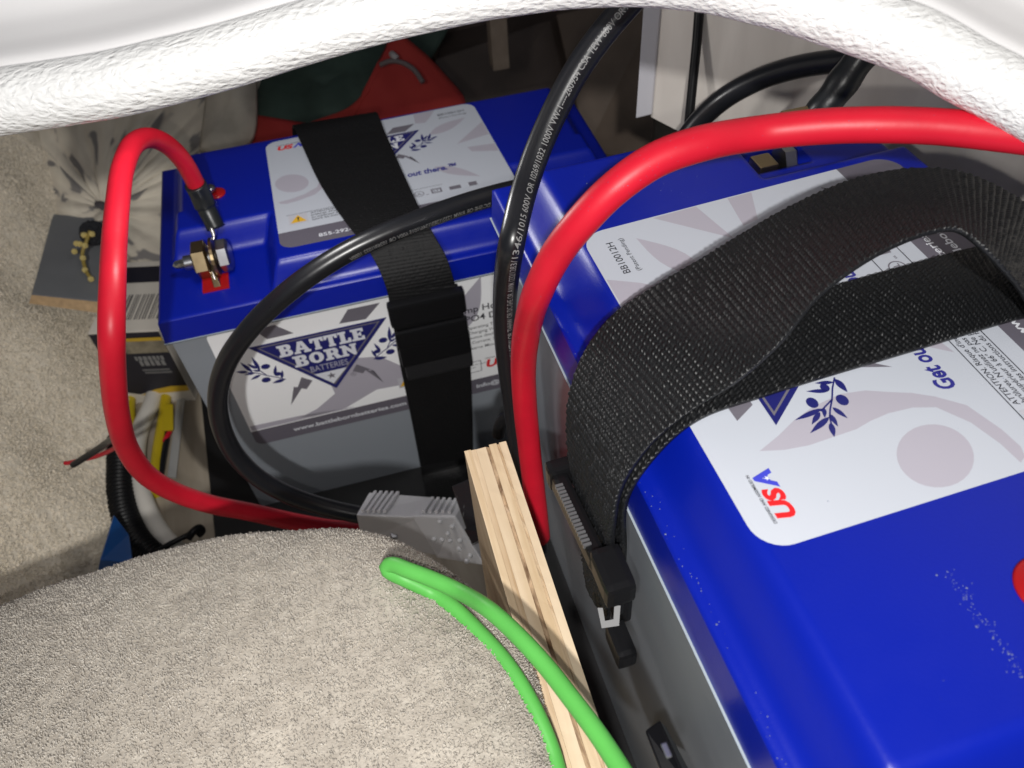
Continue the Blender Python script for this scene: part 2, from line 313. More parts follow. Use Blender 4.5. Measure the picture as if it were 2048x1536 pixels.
PLY = [weave_wall('plywood_long_grain', (.58, .42, .25), (.74, .58, .39), (1, .06, .5), 260), weave_wall('plywood_cross_grain', (.16, .09, .045), (.60, .43, .27), (1, .35, .5), 300), weave_wall('plywood_pale', (.64, .49, .32), (.77, .62, .44), (1, .05, .5), 200), weave_wall('plywood_mid_grain', (.48, .33, .19), (.70, .54, .36), (1, .05, .5), 320)]
def vinyl():
    m = mat('embossed_white_vinyl', (.76, .76, .755), .30); nt = m.node_tree; b = nt.nodes['Principled BSDF']; tc = nd(nt, 'ShaderNodeTexCoord')
    mp = nd(nt, 'ShaderNodeMapping'); mp.inputs['Scale'].default_value = (.55, 1, 1); nt.links.new(tc.outputs['Object'], mp.inputs['Vector'])
    n1 = nd(nt, 'ShaderNodeTexNoise'); n1.inputs['Scale'].default_value = 480; n1.inputs['Detail'].default_value = 2; n1.inputs['Distortion'].default_value = 1.2
    vo = nd(nt, 'ShaderNodeTexVoronoi'); vo.feature = 'SMOOTH_F1'; vo.inputs['Scale'].default_value = 640
    for t in (n1, vo): nt.links.new(mp.outputs['Vector'], t.inputs['Vector'])
    ad = nd(nt, 'ShaderNodeMath', operation='ADD'); nt.links.new(n1.outputs['Fac'], ad.inputs[0]); nt.links.new(vo.outputs['Distance'], ad.inputs[1])
    bp = nd(nt, 'ShaderNodeBump'); bp.inputs['Strength'].default_value = .8; bp.inputs['Distance'].default_value = .0008; nt.links.new(ad.outputs[0], bp.inputs['Height']); nt.links.new(bp.outputs['Normal'], b.inputs['Normal'])
    return m
VINYL = vinyl()

# ---------------------------------------------------------------- the setting
tag(bmo('floor', box(-420, 900, -420, 900, -20, 0), FLOORV), kind='structure')
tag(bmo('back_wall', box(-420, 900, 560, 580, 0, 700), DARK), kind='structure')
tag(bmo('side_wall', hexa([(330, 20, 284), (534, -415, 284), (546, -409, 284), (342, 26, 284), (330, 20, 720), (534, -415, 720), (546, -409, 720), (342, 26, 720)]), WALLV), kind='structure')
t = empty('plinth', (292, -240, 60), 'black plinth block under the near battery', 'plinth')
bmo('top_board', box(196, 392, -440, -92, 126, 139), MATBLK, t); bmo('riser', box(200, 390, -436, -96, 0, 126), MATBLK, t)
tag(bmo('corner_post', hexa([(318.5, 17, 287), (329, 18, 287), (340, 28, 287), (329, 34, 287), (318.5, 17, 720), (329, 18, 720), (340, 28, 720), (329, 34, 720)], .8), mat('white_trim_strip', (.55, .55, .60), .45)), 'pale square trim post at the far end of the wood-grain wall', 'post')
tag(bmo('wood_block', box(312, 330, 400, 418, 128, 700, 1), mat('tan_wood', (.34, .27, .21), .6, vary=.2, vscale=40)), 'short tan wooden block hanging in the dark behind the far battery', 'wood block')
mb = empty('rubber_mat', (150, 60, 2), 'black rubber mat lying on the floor under the far battery', 'mat')
bmo('sheet', hexa([(-32, -62, .5), (200, -62, .5), (330, 190, .5), (-46, 190, .5), (-31, -61, 3.5), (199, -61, 3.5), (329, 189, 3.5), (-45, 189, 3.5)]), MATBLK, mb)

# ---------------------------------------------------------------- batteries
def smooth01(x): x = np.clip(x, 0, 1); return x*x*(3-2*x)
def sdf_box(X, Y, x0, x1, y0, y1):
    dx = np.maximum(x0-X, X-x1); dy = np.maximum(y0-Y, Y-y1); return np.hypot(np.maximum(dx, 0), np.maximum(dy, 0))+np.minimum(np.maximum(dx, dy), 0)
def lid_mesh(name, x0, x1, W, zb, zr, Ht, mid, endy, M, parent, backsoft=0.0, hole=None):
    xs = np.arange(x0, x1+.01, 1.5); ys = np.linspace(0, W, 117); X, Y = np.meshgrid(xs, ys, indexing='ij')
    a = sdf_box(X, Y, mid[0], mid[1], 4, W-3); b = np.minimum(sdf_box(X, Y, x0+8, mid[0]+30, endy[0], W-3), sdf_box(X, Y, mid[0]+10, x1-8, endy[1], W-3)); d = -np.minimum(a, b)
    # soft inner corners and a slightly rounded top edge
    wdt = np.where(Y > W/2, 12.0+backsoft, 11.0)
    Z = zr+(Ht-zr)*(.35*smooth01(d/wdt)+.65*np.clip(smooth01((d-.6)/wdt), 0, 1))
    edge = np.minimum(np.minimum(X-x0, x1-X), np.minimum(Y, W-Y)); Z = np.where(edge < 1.6, zr-1.0+edge*.6, Z)
    if hole is not None:
        hx0, hx1, hy0, hy1 = hole; Z = np.where((X > hx0) & (X < hx1) & (Y > hy0) & (Y < hy1), zr-15, Z)
    nx, ny = X.shape; V = np.stack([X, Y, Z], -1).reshape(-1, 3); i = np.arange(nx-1)[:, None]*ny; j = np.arange(ny-1)[None]
    F = np.stack([i+j, i+ny+j, i+ny+j+1, i+j+1], -1).reshape(-1, 4)
    ring = [(k, 0) for k in range(nx)]+[(nx-1, k) for k in range(1, ny)]+[(k, ny-1) for k in range(nx-2, -1, -1)]+[(0, k) for k in range(ny-2, 0, -1)]
    ids = [a*ny+b for a, b in ring]; base = len(V); cx, cy = (x0+x1)/2, W/2
    out = []
    for a, b in ring:
        p = V[a*ny+b]; ex = -1.2 if a == 0 else 1.2 if a == nx-1 else 0; ey = -1.2 if b == 0 else 1.2 if b == ny-1 else 0
        out.append((p[0]+ex, p[1]+ey, zb))
    V = np.vstack([V, np.array(out)]); m = len(ids)
    F2 = np.array([[ids[k], base+k, base+(k+1) % m, ids[(k+1) % m]] for k in range(m)])
    V = V@np.array([list(r)[:3] for r in M.to_3x3()]).T+np.array(M.translation)
    o = npmesh(name, V, np.vstack([F, F2]), BLUE, parent, True)
    o.data.polygons.foreach_set('use_smooth', [True]*len(F)+[False]*len(F2))
    return o
def label_sheet(name, quad, W_, H_, r, band, mp, parent, bandr=(0, 0)):
    white = rrect(0, band, W_, H_, (0, 0, r, r)); mesh(name, [mp(u, v, .05) for u, v in white], [tuple(range(len(white)))], PAPER, parent)
    o = bpy.data.objects[name] if False else None
def build_label(name, parent, mp, W_, H_, r, band, layers, paper=None):
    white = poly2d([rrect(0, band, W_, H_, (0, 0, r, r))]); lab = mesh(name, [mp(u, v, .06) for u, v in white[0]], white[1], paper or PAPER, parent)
    bd = poly2d([rrect(0, 0, W_, band, (r, r, 0, 0))]); mesh('grey_band', [mp(u, v, .06) for u, v in bd[0]], bd[1], BAND, lab)
    put_print(layers, mp, lab); return lab

def top_layers(rb):
    L = []; k = 0 if rb else -7
    emblem(L, 36.9, 109.4, 64)
    # watermark olives and leaves
    wm = [P1([(30.2, 118.3), (33.4, 110.5), (36.8, 103.8), (39.8, 95), (41.2, 85.6), (39.9, 78), (37.1, 72.2), (34.4, 66), (30.8, 60.4), (24.9, 54), (14, 50.6), (7.3, 49.8), (4, 51), (2.7, 53.5), (10, 54.3), (19, 57), (27.2, 62.6), (29.4, 69), (29.9, 76.9), (29.2, 83), (27.9, 88.5), (27.3, 104.2), (28.2, 111.5)]),
          P1(ell(12.6, 73.4, 9.6, 12.0, 30, .5)), P1([(142.3, 103.6), (142.5, 85.5), (119.8, 81)]), P1([(142.4, 72.2), (142.4, 62), (126.4, 67.7), (125, 74.4)]), P1(leaf((106, 100), (133.6, 114), 5.2)),
          P1([(116.1, 132.5), (110, 122), (106.2, 117.5), (100, 119), (101.2, 132.5)]), P1(leaf((100, 58), (124, 36), 4.5)), P1(leaf((70, 60), (44, 44), 5))]
    L += [(0, 'shade', p) for p in wm]
    L.append((1, 'text', text2d('Get out there. Stay out there.™', 8.2, 31.5, 52, .03, .16, fit=82)))
    # warning panel
    L.append((1, 'ink', join([P1([(6, 42.7), (104, 42.7), (104, 42.35), (6, 42.35)]), P1([(6, 30.9), (104, 30.9), (104, 30.55), (6, 30.55)])] if rb else [P1([(6, 35.7), (100, 35.7), (100, 35.4), (6, 35.4)])])))
    rows = ['ATTENTION. Risque d\'incendie, de fuite ou de', 'brûlures. N\'utilisez ne pas ouvrir, percer, ou', 'au supérieur à 66° C. Ne pas incinérer et', 'suivre les instructions du fabricant.']
    L.append((1, 'ink', join([text2d(s, 2.7, 20, 39.6-2.62*i+k, .008, .12) for i, s in enumerate(rows)])))
    warning(L, 7, 31.3+k, 10.5)
    L.append((1, 'grey', join([P1([(82.2+k, 34+k), (82.2, 34), (82.2, 34.1)])] if False else [poly2d([ell(84.5, 36.6+k, 3.2, 3.2), ell(84.5, 36.6+k, 2.7, 2.7)]), text2d('UL', 3.4, 82.2, 35.4+k, .02), text2d('us', 1.9, 88.4, 33.9+k, .01),
        poly2d([[(92, 34+k), (98.4, 34+k), (98.4, 39.2+k), (92, 39.2+k)], [(93, 35+k), (97.4, 35+k), (97.4, 38.2+k), (93, 38.2+k)]]), text2d('LT', 3.2, 93.3, 35.5+k, .03), P1([(103, 34+k), (110, 34+k), (110, 38+k), (103, 38+k)]), P1([(115, 34+k), (120, 34+k), (120, 38.5+k), (115, 38.5+k)])])))
    # crossed-out bin
    bx, by = 131, 31
    if rb: L.append((1, 'ink', join([P1(stroke(p, .45)) for p in (((bx-2, by+4), (bx-1.4, by-2.5), (bx+1.4, by-2.5), (bx+2, by+4)), ((bx-2.8, by+4.2), (bx+2.8, by+4.2)), ((bx-3.4, by+5.2), (bx+3.4, by-3.6)), ((bx+3.4, by+5.2), (bx-3.4, by-3.6)))]+[P1([(bx-2.4, by-5.4), (bx+2.4, by-5.4), (bx+2.4, by-4.2), (bx-2.4, by-4.2)])])))
    usa(L, 7, 119.2, 16.6, 5.4)
    L.append((1, 'ink', join([text2d('BB10012H', 3.9, 116.2, 123, .004, fit=18.6), text2d('(Patent Pending)', 2.5, 116.0, 119, 0, fit=19.6)])))
    if rb: L.append((1, 'white', join([text2d('www.battlebornbatteries.com', 4.5, 38, 17.6, .02, fit=70), text2d('info@battlebornbatteries.com', 4.5, 60, 11.2, .02, fit=72)])))
    else: L.append((1, 'white', join([text2d('855-292-2831   www.battlebornbatteries.com', 5, 22, 5.2, .015, fit=96)])))
    return L
def battery(x0, x1, W, M, quad, band, mid, endy, label, lab_r, rb):
    root = empty('lithium_battery', tuple(M @ Vector(((x0+x1)/2, W/2, 0))), label, 'battery', 'lithium batteries in the locker')
    zb, zr, Ht = 203.4, 220.2, 238.4
    case = hexa([tuple(M @ Vector(p)) for p in ((x0+4, 4, 0), (x1-4, 4, 0), (x1-4, W-4, 0), (x0+4, W-4, 0), (x0+1.5, 1.5, zb-.5), (x1-1.5, 1.5, zb-.5), (x1-1.5, W-1.5, zb-.5), (x0+1.5, W-1.5, zb-.5))], 1.5)
    bmo('case', case, GREYCASE, root)
    # pale moulded lip under the lid
    bmo('lip', hexa([tuple(M @ Vector(p)) for p in ((x0-.6, -.6, zb-2.4), (x1+.6, -.6, zb-2.4), (x1+.6, W+.6, zb-2.4), (x0-.6, W+.6, zb-2.4), (x0-1.9, -1.9, zb-.2), (x1+1.9, -1.9, zb-.2), (x1+1.9, W+1.9, zb-.2), (x0-1.9, W+1.9, zb-.2))]), mat('pale_lip', (.33, .38, .42), .4), root)
    hole = (277.5, 292, 36, 65) if rb else None
    lid = lid_mesh('lid', x0, x1, W, zb, zr, Ht, mid, endy, M, root, 3.0, hole)
    (bl, br, tr, tl) = [Vector(q) for q in quad]; LW, LH = 143.0, 133.0
    def mp(u, v, h):
        a, b = u/LW, v/LH; p = bl*(1-a)*(1-b)+br*a*(1-b)+tr*a*b+tl*(1-a)*b
        return tuple(M @ Vector((p.x, p.y, Ht+h)))
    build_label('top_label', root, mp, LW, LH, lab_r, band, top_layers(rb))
    return root, mp
I4 = Matrix.Identity(4)
far, mpA = battery(0, 324, 174, I4, [(83.5, 23.5, 0), (247.5, 23.5, 0), (240.5, 155.5, 0), (82, 152.5, 0)], 17.5, (70, 254), (56, 56), 'far blue and grey battery with a label on its front, strapped to the floor', 8, False)
near, mpB = battery(21, 311, 174, RBMAT, [(100.5, 24, 0), (246.5, 24, 0), (242.3, 157.2, 0), (99.5, 157.5, 0)], 24.3, (88, 261), (48, 67), 'near blue battery with a white label on its lid under a thick webbing loop', 9, True)

# front label of the far battery
FX0, FX1, FZ0, FZ1 = 23.0, 302.0, 81.0, 202.0
def mpF(u, v, h):
    return (FX0+u, 1.5+(203-(FZ0+v))/203*2.5-h-.05, FZ0+v)
LF = []
emblem(LF, 45.1-FX0, 182-FZ0, 94.1)
fx = lambda pts: [(x-FX0, z-FZ0) for x, z in pts]
LF += [(0, 'shade', p) for p in (P1(fx([(88, 150), (100, 152), (128, 146), (150, 122), (150, 110), (120, 112), (95, 100), (70, 98.6), (60, 101), (74, 106), (90, 118)])), P1(fx([(24, 104), (60, 103), (100, 99), (100, 98.5), (24, 98.5)])), P1(leaf((186-FX0, 150-FZ0), (207-FX0, 200-FZ0), 9)))]
LF.append((1, 'ink', join([text2d('100 Amp Hours 12 volt', 8.2, 172.5-FX0, 168.6-FZ0, .012), text2d('LiFePO4 Deep Cycle', 8.2, 178.6-FX0, 159.8-FZ0, .012)]+[text2d(s, 4.1, x-FX0, z-FZ0, .004) for s, x, z in
    (('Operating Temperature: -4° to 135° F', 192, 152), ('Charging Voltage: 14.2 - 14.6 V', 193, 147), ('Max continuous discharge: 100A', 177, 142), ('Surge Current: 200A 30 sec', 185, 136.8), ('Reserve Minutes: 240', 190, 131))])))
usa(LF, 203.5-FX0, 108.6-FZ0, 24, 8.2, True)
LF.append((1, 'grey', poly2d([fx([(176, 105), (200.5, 106), (200.5, 118), (176, 117)]), fx([(176.6, 105.6), (199.9, 106.6), (199.9, 117.4), (176.6, 116.4)])])))
LF.append((1, 'ink', join([text2d(s, 2.2, 180-FX0, z-FZ0, 0) for s, z in (('CAUTION: read the manual', 113.5), ('before installation', 110.6), ('and use', 107.8))])))
warning(LF, 136.6-FX0, 107.6-FZ0, 11)
LF += [(1, 'white', text2d('www.battlebornbatteries.com  |', 6.0, 52.5-FX0, 87.4-FZ0, .02, fit=92)), (1, 'white', text2d('|  info@battlebornbatteries.com', 6.0, 188.5-FX0, 87.4-FZ0, .02, fit=96))]
build_label('front_label', far, mpF, FX1-FX0, FZ1-FZ0, 6, 16.6, LF, PAPER_LIFTED)

def terminal(root, M, plate_mat, at, ax=(1, 0, 0), axy=(0, 1, 0)):
    """flag terminal: square plate, brass nut, lug, washer and hex head on a bolt lying along ax"""
    F_ = M @ frame(at, ax, axy)
    bmo('bolt', lathe([(-21, .5), (-19, 2.6), (-13.5, 3.2)]+[(-13.5+.55*k, 4.6+.45*(k % 2)) for k in range(20)]+[(-2, 4.8), (14, 4.8)]), STEEL, root, True, F_)
    bmo('brass_nut', lathe([(-7.5, 9.4), (-6.2, 12.4), (1.2, 12.4), (2.4, 10.2)], hexn=6), BRASS, root, False, F_)
    bmo('washer', lathe([(5.0, 12.2), (5.0, 12.8), (6.8, 12.8), (6.8, 12.2)]), BRASS, root, False, F_)
    bmo('hex_head', lathe([(8.2, 9.6), (9, 10.6), (14.6, 10.6), (16, 8.6)], hexn=6), STEEL, root, False, F_)
    return F_
TF = terminal(far, I4, REDP, (34.5, 38.5, 232.0))
bmo('terminal_marker', box(28.5, 45.5, 19, 34, 219.5, 221.6, .4), REDP, far)
bmo('terminal_tab', hexa([(36, 20, 221), (40.5, 20, 221), (40.5, 30, 221), (36, 30, 221), (35, 30, 226), (38, 30, 226), (38, 44, 228), (35, 44, 228)], .4), BRASS, far)
bmo('polarity_cap', lathe([(0, 6.4), (1.0, 6.4), (1.6, 5.6)], 32), REDP, far, True, Matrix.Translation((45, 100, 238.2)) @ Matrix.Rotation(-math.pi/2, 4, 'Y') @ Matrix.Scale(1, 4))
bmo('terminal_screw', lathe([(0, 2.0), (2, 2.0), (2.2, 3.8), (4.4, 3.8), (5.6, 2.6)], 20), STEEL, far, True, Matrix.Translation((42, 101, 239.2)) @ Matrix.Rotation(-math.pi/2, 4, 'Y'))
# near battery: brass block in the dark pocket at its far end, red cap at its near end
def rq(*c): return [tuple(RBMAT @ Vector(p)) for p in c]
bmo('terminal_tab', hexa(rq((279.5, 50, 206), (290, 50, 206), (290, 61, 206), (279.5, 61, 206), (280, 51, 221), (290, 51, 221), (290, 60, 221), (280, 60, 221)), .8), BRASS, near)
bmo('hex_head', lathe([(0, 7), (5, 7), (6, 6)], hexn=6), STEEL, near, False, RBMAT @ frame((285, 48, 219), (0, -1, 0), (1, 0, 0)))
bmo('pocket_liner', hexa(rq((277.8, 36.4, 205.4), (291.7, 36.4, 205.4), (291.7, 64.6, 205.4), (277.8, 64.6, 205.4), (277.8, 36.4, 213), (291.7, 36.4, 213), (291.7, 64.6, 213), (277.8, 64.6, 213))), mat('gritty_black', (.02, .018, .014), .45, bump=1.0, bscale=900, bdist=.002), near)
bmo('polarity_cap', lathe([(0, 9.0), (.6, 9.0), (1.0, 8.4)], 40), REDP, near, True, RBMAT @ Matrix.Translation((68.5, 96, 238.2)) @ Matrix.Rotation(-math.pi/2, 4, 'Y'))
def specks(pts, parent, r0=.07, r1=.22):
    V, F = [], []
    for p in pts:
        r = random.uniform(r0, r1) if random.random() < .9 else random.uniform(r1, r1*1.8); k = len(V)
        for d in ((1, 0, 0), (0, 1, 0), (-1, 0, 0), (0, -1, 0), (0, 0, .7), (0, 0, -.7)): V.append(tuple(p[i]+d[i]*r for i in range(3)))
        F += [(k+a, k+b, k+c) for a, b, c in ((0, 1, 4), (1, 2, 4), (2, 3, 4), (3, 0, 4), (1, 0, 5), (2, 1, 5), (3, 2, 5), (0, 3, 5))]
    o = mesh('dust', V, F, DUST, parent); o['kind'] = 'stuff'; return o
dp = [(random.uniform(22, 300), 172.4+random.gauss(0, .5), 219.9) for _ in range(150)]+[(x, 172.4-abs(random.gauss(0, 1.6)), 220.3) for x in np.random.default_rng(3).normal(120, 60, 60) if 22 < x < 300]
dp += [(random.uniform(40, 240), random.uniform(12, 158), 238.5) for _ in range(26)]+[(random.uniform(250, 290), random.uniform(85, 150), 238.4) for _ in range(30)]
dp += [(80-t*28+random.gauss(0, .8), 117+random.gauss(0, 1.1), 238.4) for t in [random.random() for _ in range(110)]]
specks(rbl(dp), near)

# ---------------------------------------------------------------- webbing straps
def webbing(name, stations, mat_, parent, pitch=2.1, thr=1.25, amp=.42, thick=1.6, ds=.38, dt=.36, side=1, crown=0.0):
    """ruled band between two edge curves, with its ribs and threads modelled; stations = [(edge a, edge b), ...]"""
    A = np.array([list(a)+list(b) for a, b in stations]); _, L2 = crom(A, 10); L = L2/math.sqrt(2)*1.0
    n = int(L/ds); E, _ = crom(A, n); a, b = E[:, :3], E[:, 3:]; wd = np.linalg.norm(b-a, axis=1).mean(); m = int(wd/dt)
    t = np.linspace(0, 1, m); G = a[:, None]*(1-t)[None, :, None]+b[:, None]*t[None, :, None]
    ctr = (a+b)/2; s = np.r_[0, np.cumsum(np.linalg.norm(np.diff(ctr, axis=0), axis=1))]
    Tn = np.gradient(G, axis=0); Un = np.gradient(G, axis=1); N = np.cross(Tn, Un); N /= np.maximum(np.linalg.norm(N, axis=2), 1e-9)[:, :, None]; N *= side
    ss = s[:, None]; tt = (t*wd)[None]; row = np.floor(ss/pitch)
    ph = ss/pitch-row; rib = np.maximum(np.sin(np.pi*ph), 0)**.8; jig = .5*((row*.618) % 1)
    nr, nt_ = int(row.max())+2, int(wd/thr)+4; J = rng.normal(0, 1, (nr, nt_, 2)); ri = row.astype(int)
    wob = .35*np.sin(ss*.21+tt*.13)+.3*np.sin(ss*.09-tt*.31+2)
    q = tt/thr+jig+.85*(ph-.5)+.18*wob; qi = np.clip(np.floor(q).astype(int)+1, 0, nt_-1); jr = J[np.broadcast_to(ri, qi.shape), qi]
    thd = .5+.5*np.sin(2*np.pi*(q+.10*jr[..., 0]))
    H = amp*rib*(.36+.64*thd**.7)*(1+.28*np.clip(jr[..., 1], -2, 2))+rng.normal(0, .03, (n, m))
    # selvedge scallops
    ed = np.minimum(tt, wd-tt); H = H*np.clip(ed/.7+.5, .5, 1)+crown*np.sin(np.pi*t)[None]
    top = G+N*(H[:, :, None]+thick/2); bot = G[:, ::3]-N[:, ::3]*(thick/2)
    mb_ = bot.shape[1]; V = np.vstack([top.reshape(-1, 3), bot.reshape(-1, 3)]); i = np.arange(n-1)[:, None]*m; j = np.arange(m-1)[None]
    F1 = np.stack([i+j, i+m+j, i+m+j+1, i+j+1], -1).reshape(-1, 4); k0 = n*m; i2 = k0+np.arange(n-1)[:, None]*mb_; j2 = np.arange(mb_-1)[None]
    F2 = np.stack([i2+j2+1, i2+mb_+j2+1, i2+mb_+j2, i2+j2], -1).reshape(-1, 4)
    q = np.arange(n-1); F3 = np.stack([q*m, k0+q*mb_, k0+(q+1)*mb_, (q+1)*m], -1); F4 = np.stack([q*m+m-1, (q+1)*m+m-1, k0+(q+1)*mb_+mb_-1, k0+q*mb_+mb_-1], -1)
    return npmesh(name, V, np.vstack([F1, F2, F3, F4]), mat_, parent, True)

# strap over the far battery
sf = empty('cargo_strap', (150, 60, 240), 'black webbing strap running over the far battery and down its front with a folded buckle', 'strap', 'webbing straps')
webbing('webbing', [((98, 178, 150), (158, 178, 150)), ((100, 177, 215), (162, 177, 215)), ((104, 168, 239), (167.5, 165, 239)), ((108, 140, 240.6), (169.5, 132, 240.6)), ((116, 84, 240.6), (173, 78, 240.6)), ((129, 30, 240.4), (177.5, 22, 240.4)), ((136, 12, 237), (180.5, 8, 237)), ((141, 1, 226), (185, -2, 226)), ((143, -5.5, 213), (187, -6.5, 213)), ((142.5, -7, 190), (188, -7, 190)), ((141, -5.5, 150), (188.5, -5.5, 150)), ((140, -5, 80), (185, -5, 80)), ((138.5, -5, 14), (182, -5, 14)), ((138, -9, 5), (182, -9, 5)), ((137, -40, 4.6), (181, -40, 4.6))], WEBF, sf, pitch=2.4, thr=1.5, ds=.5, dt=.45, amp=.36, side=1)
webbing('strap_tail', [((143.2, -9.5, 214), (188.6, -10.5, 208)), ((142.5, -12.5, 190), (189.5, -13, 186)), ((141.5, -10, 165), (190.5, -11, 162)), ((142, -8.5, 132), (190.5, -8.5, 128)), ((143, -7.6, 60), (186, -7.6, 56)), ((142, -7.2, 20), (183, -7.2, 16))], WEBF, sf, pitch=2.6, thr=1.5, ds=.65, dt=.6, amp=.3, side=1)
bk = bmo('buckle', box(140.5, 191.5, -20, -12.5, 190, 208.5, 2.2), BLKP, sf)
bmo('buckle_bar', box(141.5, 190.5, -22.5, -18.5, 172, 187, 1.8), BLKP, sf); bmo('buckle_lip', box(142, 191.5, -19, -12, 150, 170, 2.0), BLKP, sf); bmo('tail_fold', box(143.5, 192, -15.5, -9.4, 132, 149, 2.4), mat('folded_webbing', (.012, .012, .014), .6, bump=.6, bscale=700), sf)

# strap over the near battery: flat lower run on the lid, loose upper run rising as a loop
sn = empty('cargo_strap', rbw((150, 90, 241)), 'thick black webbing strap looped loosely over the near battery lid', 'strap', 'webbing straps')
lower = [((160, 181.5, 150), (131, 181.5, 160)), ((168, 180.5, 190), (134, 180.5, 196)), ((174, 178.5, 216), (139, 178.5, 218)), ((178, 172, 228.5), (142, 170, 230)), ((180.5, 157, 239.6), (144.5, 156, 239.8)), ((182, 130, 240.4), (146.5, 131, 240.4)), ((182.6, 88, 240.4), (148, 80, 240.4)), ((183.4, 30, 240.4), (148.9, 40, 240.4)), ((183, 20, 239), (148.5, 20, 239)), ((182.5, 5, 225), (148, 5, 225)), ((182, -4, 205), (147, -4, 205)), ((182, -5, 150), (146, -5, 150)), ((182, -5, 20), (146, -5, 20))]
webbing('webbing', [(rbw(a), rbw(b)) for a, b in lower], WEB, sn, pitch=2.05, thr=1.5, amp=.7, ds=.27, dt=.24, side=-1)
LOOP = [((150, 187, 150), (130, 187, 160)), ((158, 186, 167), (132.5, 186, 181)), ((165.5, 185.3, 188), (133.2, 185.3, 198)), ((174.5, 185, 202), (134.5, 184.5, 214)), ((181, 182.5, 220), (139.5, 180, 226)), ((186.5, 175.5, 234.5), (143.5, 169.5, 237)), ((190.5, 164, 245), (146.5, 155.5, 243.5)), ((191.6, 149.4, 252.0), (143.9, 144.8, 254.0)), ((195.0, 130.8, 256.0), (146.6, 131.6, 262.0)), ((199.1, 111.5, 260.0), (154.4, 116.7, 268.0)), ((200.5, 93.7, 265.0), (159.0, 101.4, 272.0)), ((200.9, 75.9, 268.0), (161.5, 87.5, 274.0)), ((197.9, 61.9, 270.0), (161.8, 77.0, 275.0)), ((193.4, 50.2, 270.0), (160.2, 70.3, 275.0)), ((188.5, 37.3, 266.0), (154.0, 66.5, 273.0)), ((179.4, 25.8, 260.0), (148.9, 59.7, 266.0)), ((172.8, 11.1, 248.0), (146.9, 47.2, 252.0)), ((165.1, 1.7, 236.0), (140.6, 39.5, 238.0))]
webbing('strap_tail', [(rbw(a), rbw(b)) for a, b in LOOP], WEB, sn, pitch=2.05, thr=1.5, amp=.7, ds=.25, dt=.22, side=-1)
def rbq(*c, r=.8): return hexa([tuple(RBMAT @ Vector(p)) for p in c], r)
def rbbox(x0, x1, y0, y1, z0, z1, r=.8): return rbq((x0, y0, z0), (x1, y0, z0), (x1, y1, z0), (x0, y1, z0), (x0, y0, z1), (x1, y0, z1), (x1, y1, z1), (x0, y1, z1), r=r)
bmo('buckle', rbbox(132, 166, 177, 183, 150, 166, 1.5), BLKP, sn)
bmo('buckle_bar', rbq((131, 187.5, 196), (173, 187.5, 187), (173, 193.5, 187), (131, 193.5, 196), (131, 187.5, 203), (173, 187.5, 195), (173, 193, 195), (131, 193, 203), r=1.6), BLKP, sn)
bmo('buckle_arm', rbbox(118, 134, 183, 193, 194, 205, 2.4), BLKP, sn)
bmo('buckle_arm', rbbox(171, 177, 182, 194, 186, 197, 2.0), BLKP, sn)
grip = bmesh.new()
for k in range(17):
    u = 137+k*1.75; zz = 203.2-(u-131)*8/42
    b2 = box(u, u+.95, 190.8, 193.6, zz-1.6, zz+.5, .25)
    me_ = bpy.data.meshes.new('tmp'); b2.to_mesh(me_); b2.free(); grip.from_mesh(me_); bpy.data.meshes.remove(me_)
gr = bmo('grip_teeth', grip, mat('grip_plastic', (.10, .10, .105), .28), sn, False, RBMAT); gr['kind'] = 'stuff'
bm = bmesh.new(); pf = [(-3.6, 3.2), (-2.4, -3.2), (3.2, -2.4), (3.9, 3.9), (1.9, 3.9), (1.5, -.4), (-1.3, -.9), (-1.9, 3.2)]
a_ = [bm.verts.new((p[0], p[1], -2.5)) for p in pf]; b_ = [bm.verts.new((p[0], p[1], 0)) for p in pf]
for k in range(8): bm.faces.new((a_[k], a_[(k+1) % 8], b_[(k+1) % 8], b_[k]))
bm.faces.new(a_[::-1]); bm.faces.new(b_)
hp = Vector((184.8, -306.5, 316.7)); hz = (Vector(CAMW)-hp).normalized(); hx = Vector(CAMR); hx = (hx-hz*hx.dot(hz)).normalized()
bmo('catch_hook', bm, mat('worn_grey_edge', (.11, .11, .115), .5), sn, False, frame(hp, hx, hz.cross(hx)))
bmo('buckle_tongue', rbbox(113, 126, 183, 190, 158, 168, 2), BLKP, sn)

# ---------------------------------------------------------------- cables
def cable_text(T, s0, text, size, ang, mat_, parent, rev=False, dang=0.0, bold=.0, length=None):
    vs, fs = text2d(text, size, 0, 0, bold, fit=length)
    bm = bmesh.new(); vv = [bm.verts.new((x, y, 0)) for x, y in vs]
    for f in fs:
        try: bm.faces.new([vv[i] for i in f])
        except ValueError: pass
    for c in (.12, .3, .5, .65): bmesh.ops.bisect_plane(bm, geom=bm.verts[:]+bm.edges[:]+bm.faces[:], plane_co=(0, size*c, 0), plane_no=(0, 1, 0))
    co = np.array([v.co[:2] for v in bm.verts]); h = size*.36; s = s0+(-co[:, 0] if rev else co[:, 0]); an = ang+dang*(s-s0)+(co[:, 1]-h)/T.r*(1 if rev else -1)
    P = T.at(s, an, T.r+.12); bm.verts.index_update(); F = [[v.index for v in f.verts] for f in bm.faces]; bm.free()
    return mesh('printed_marking', [tuple(p) for p in P], F, mat_, parent)
CAMP = np.array([r[3] for r in CM])

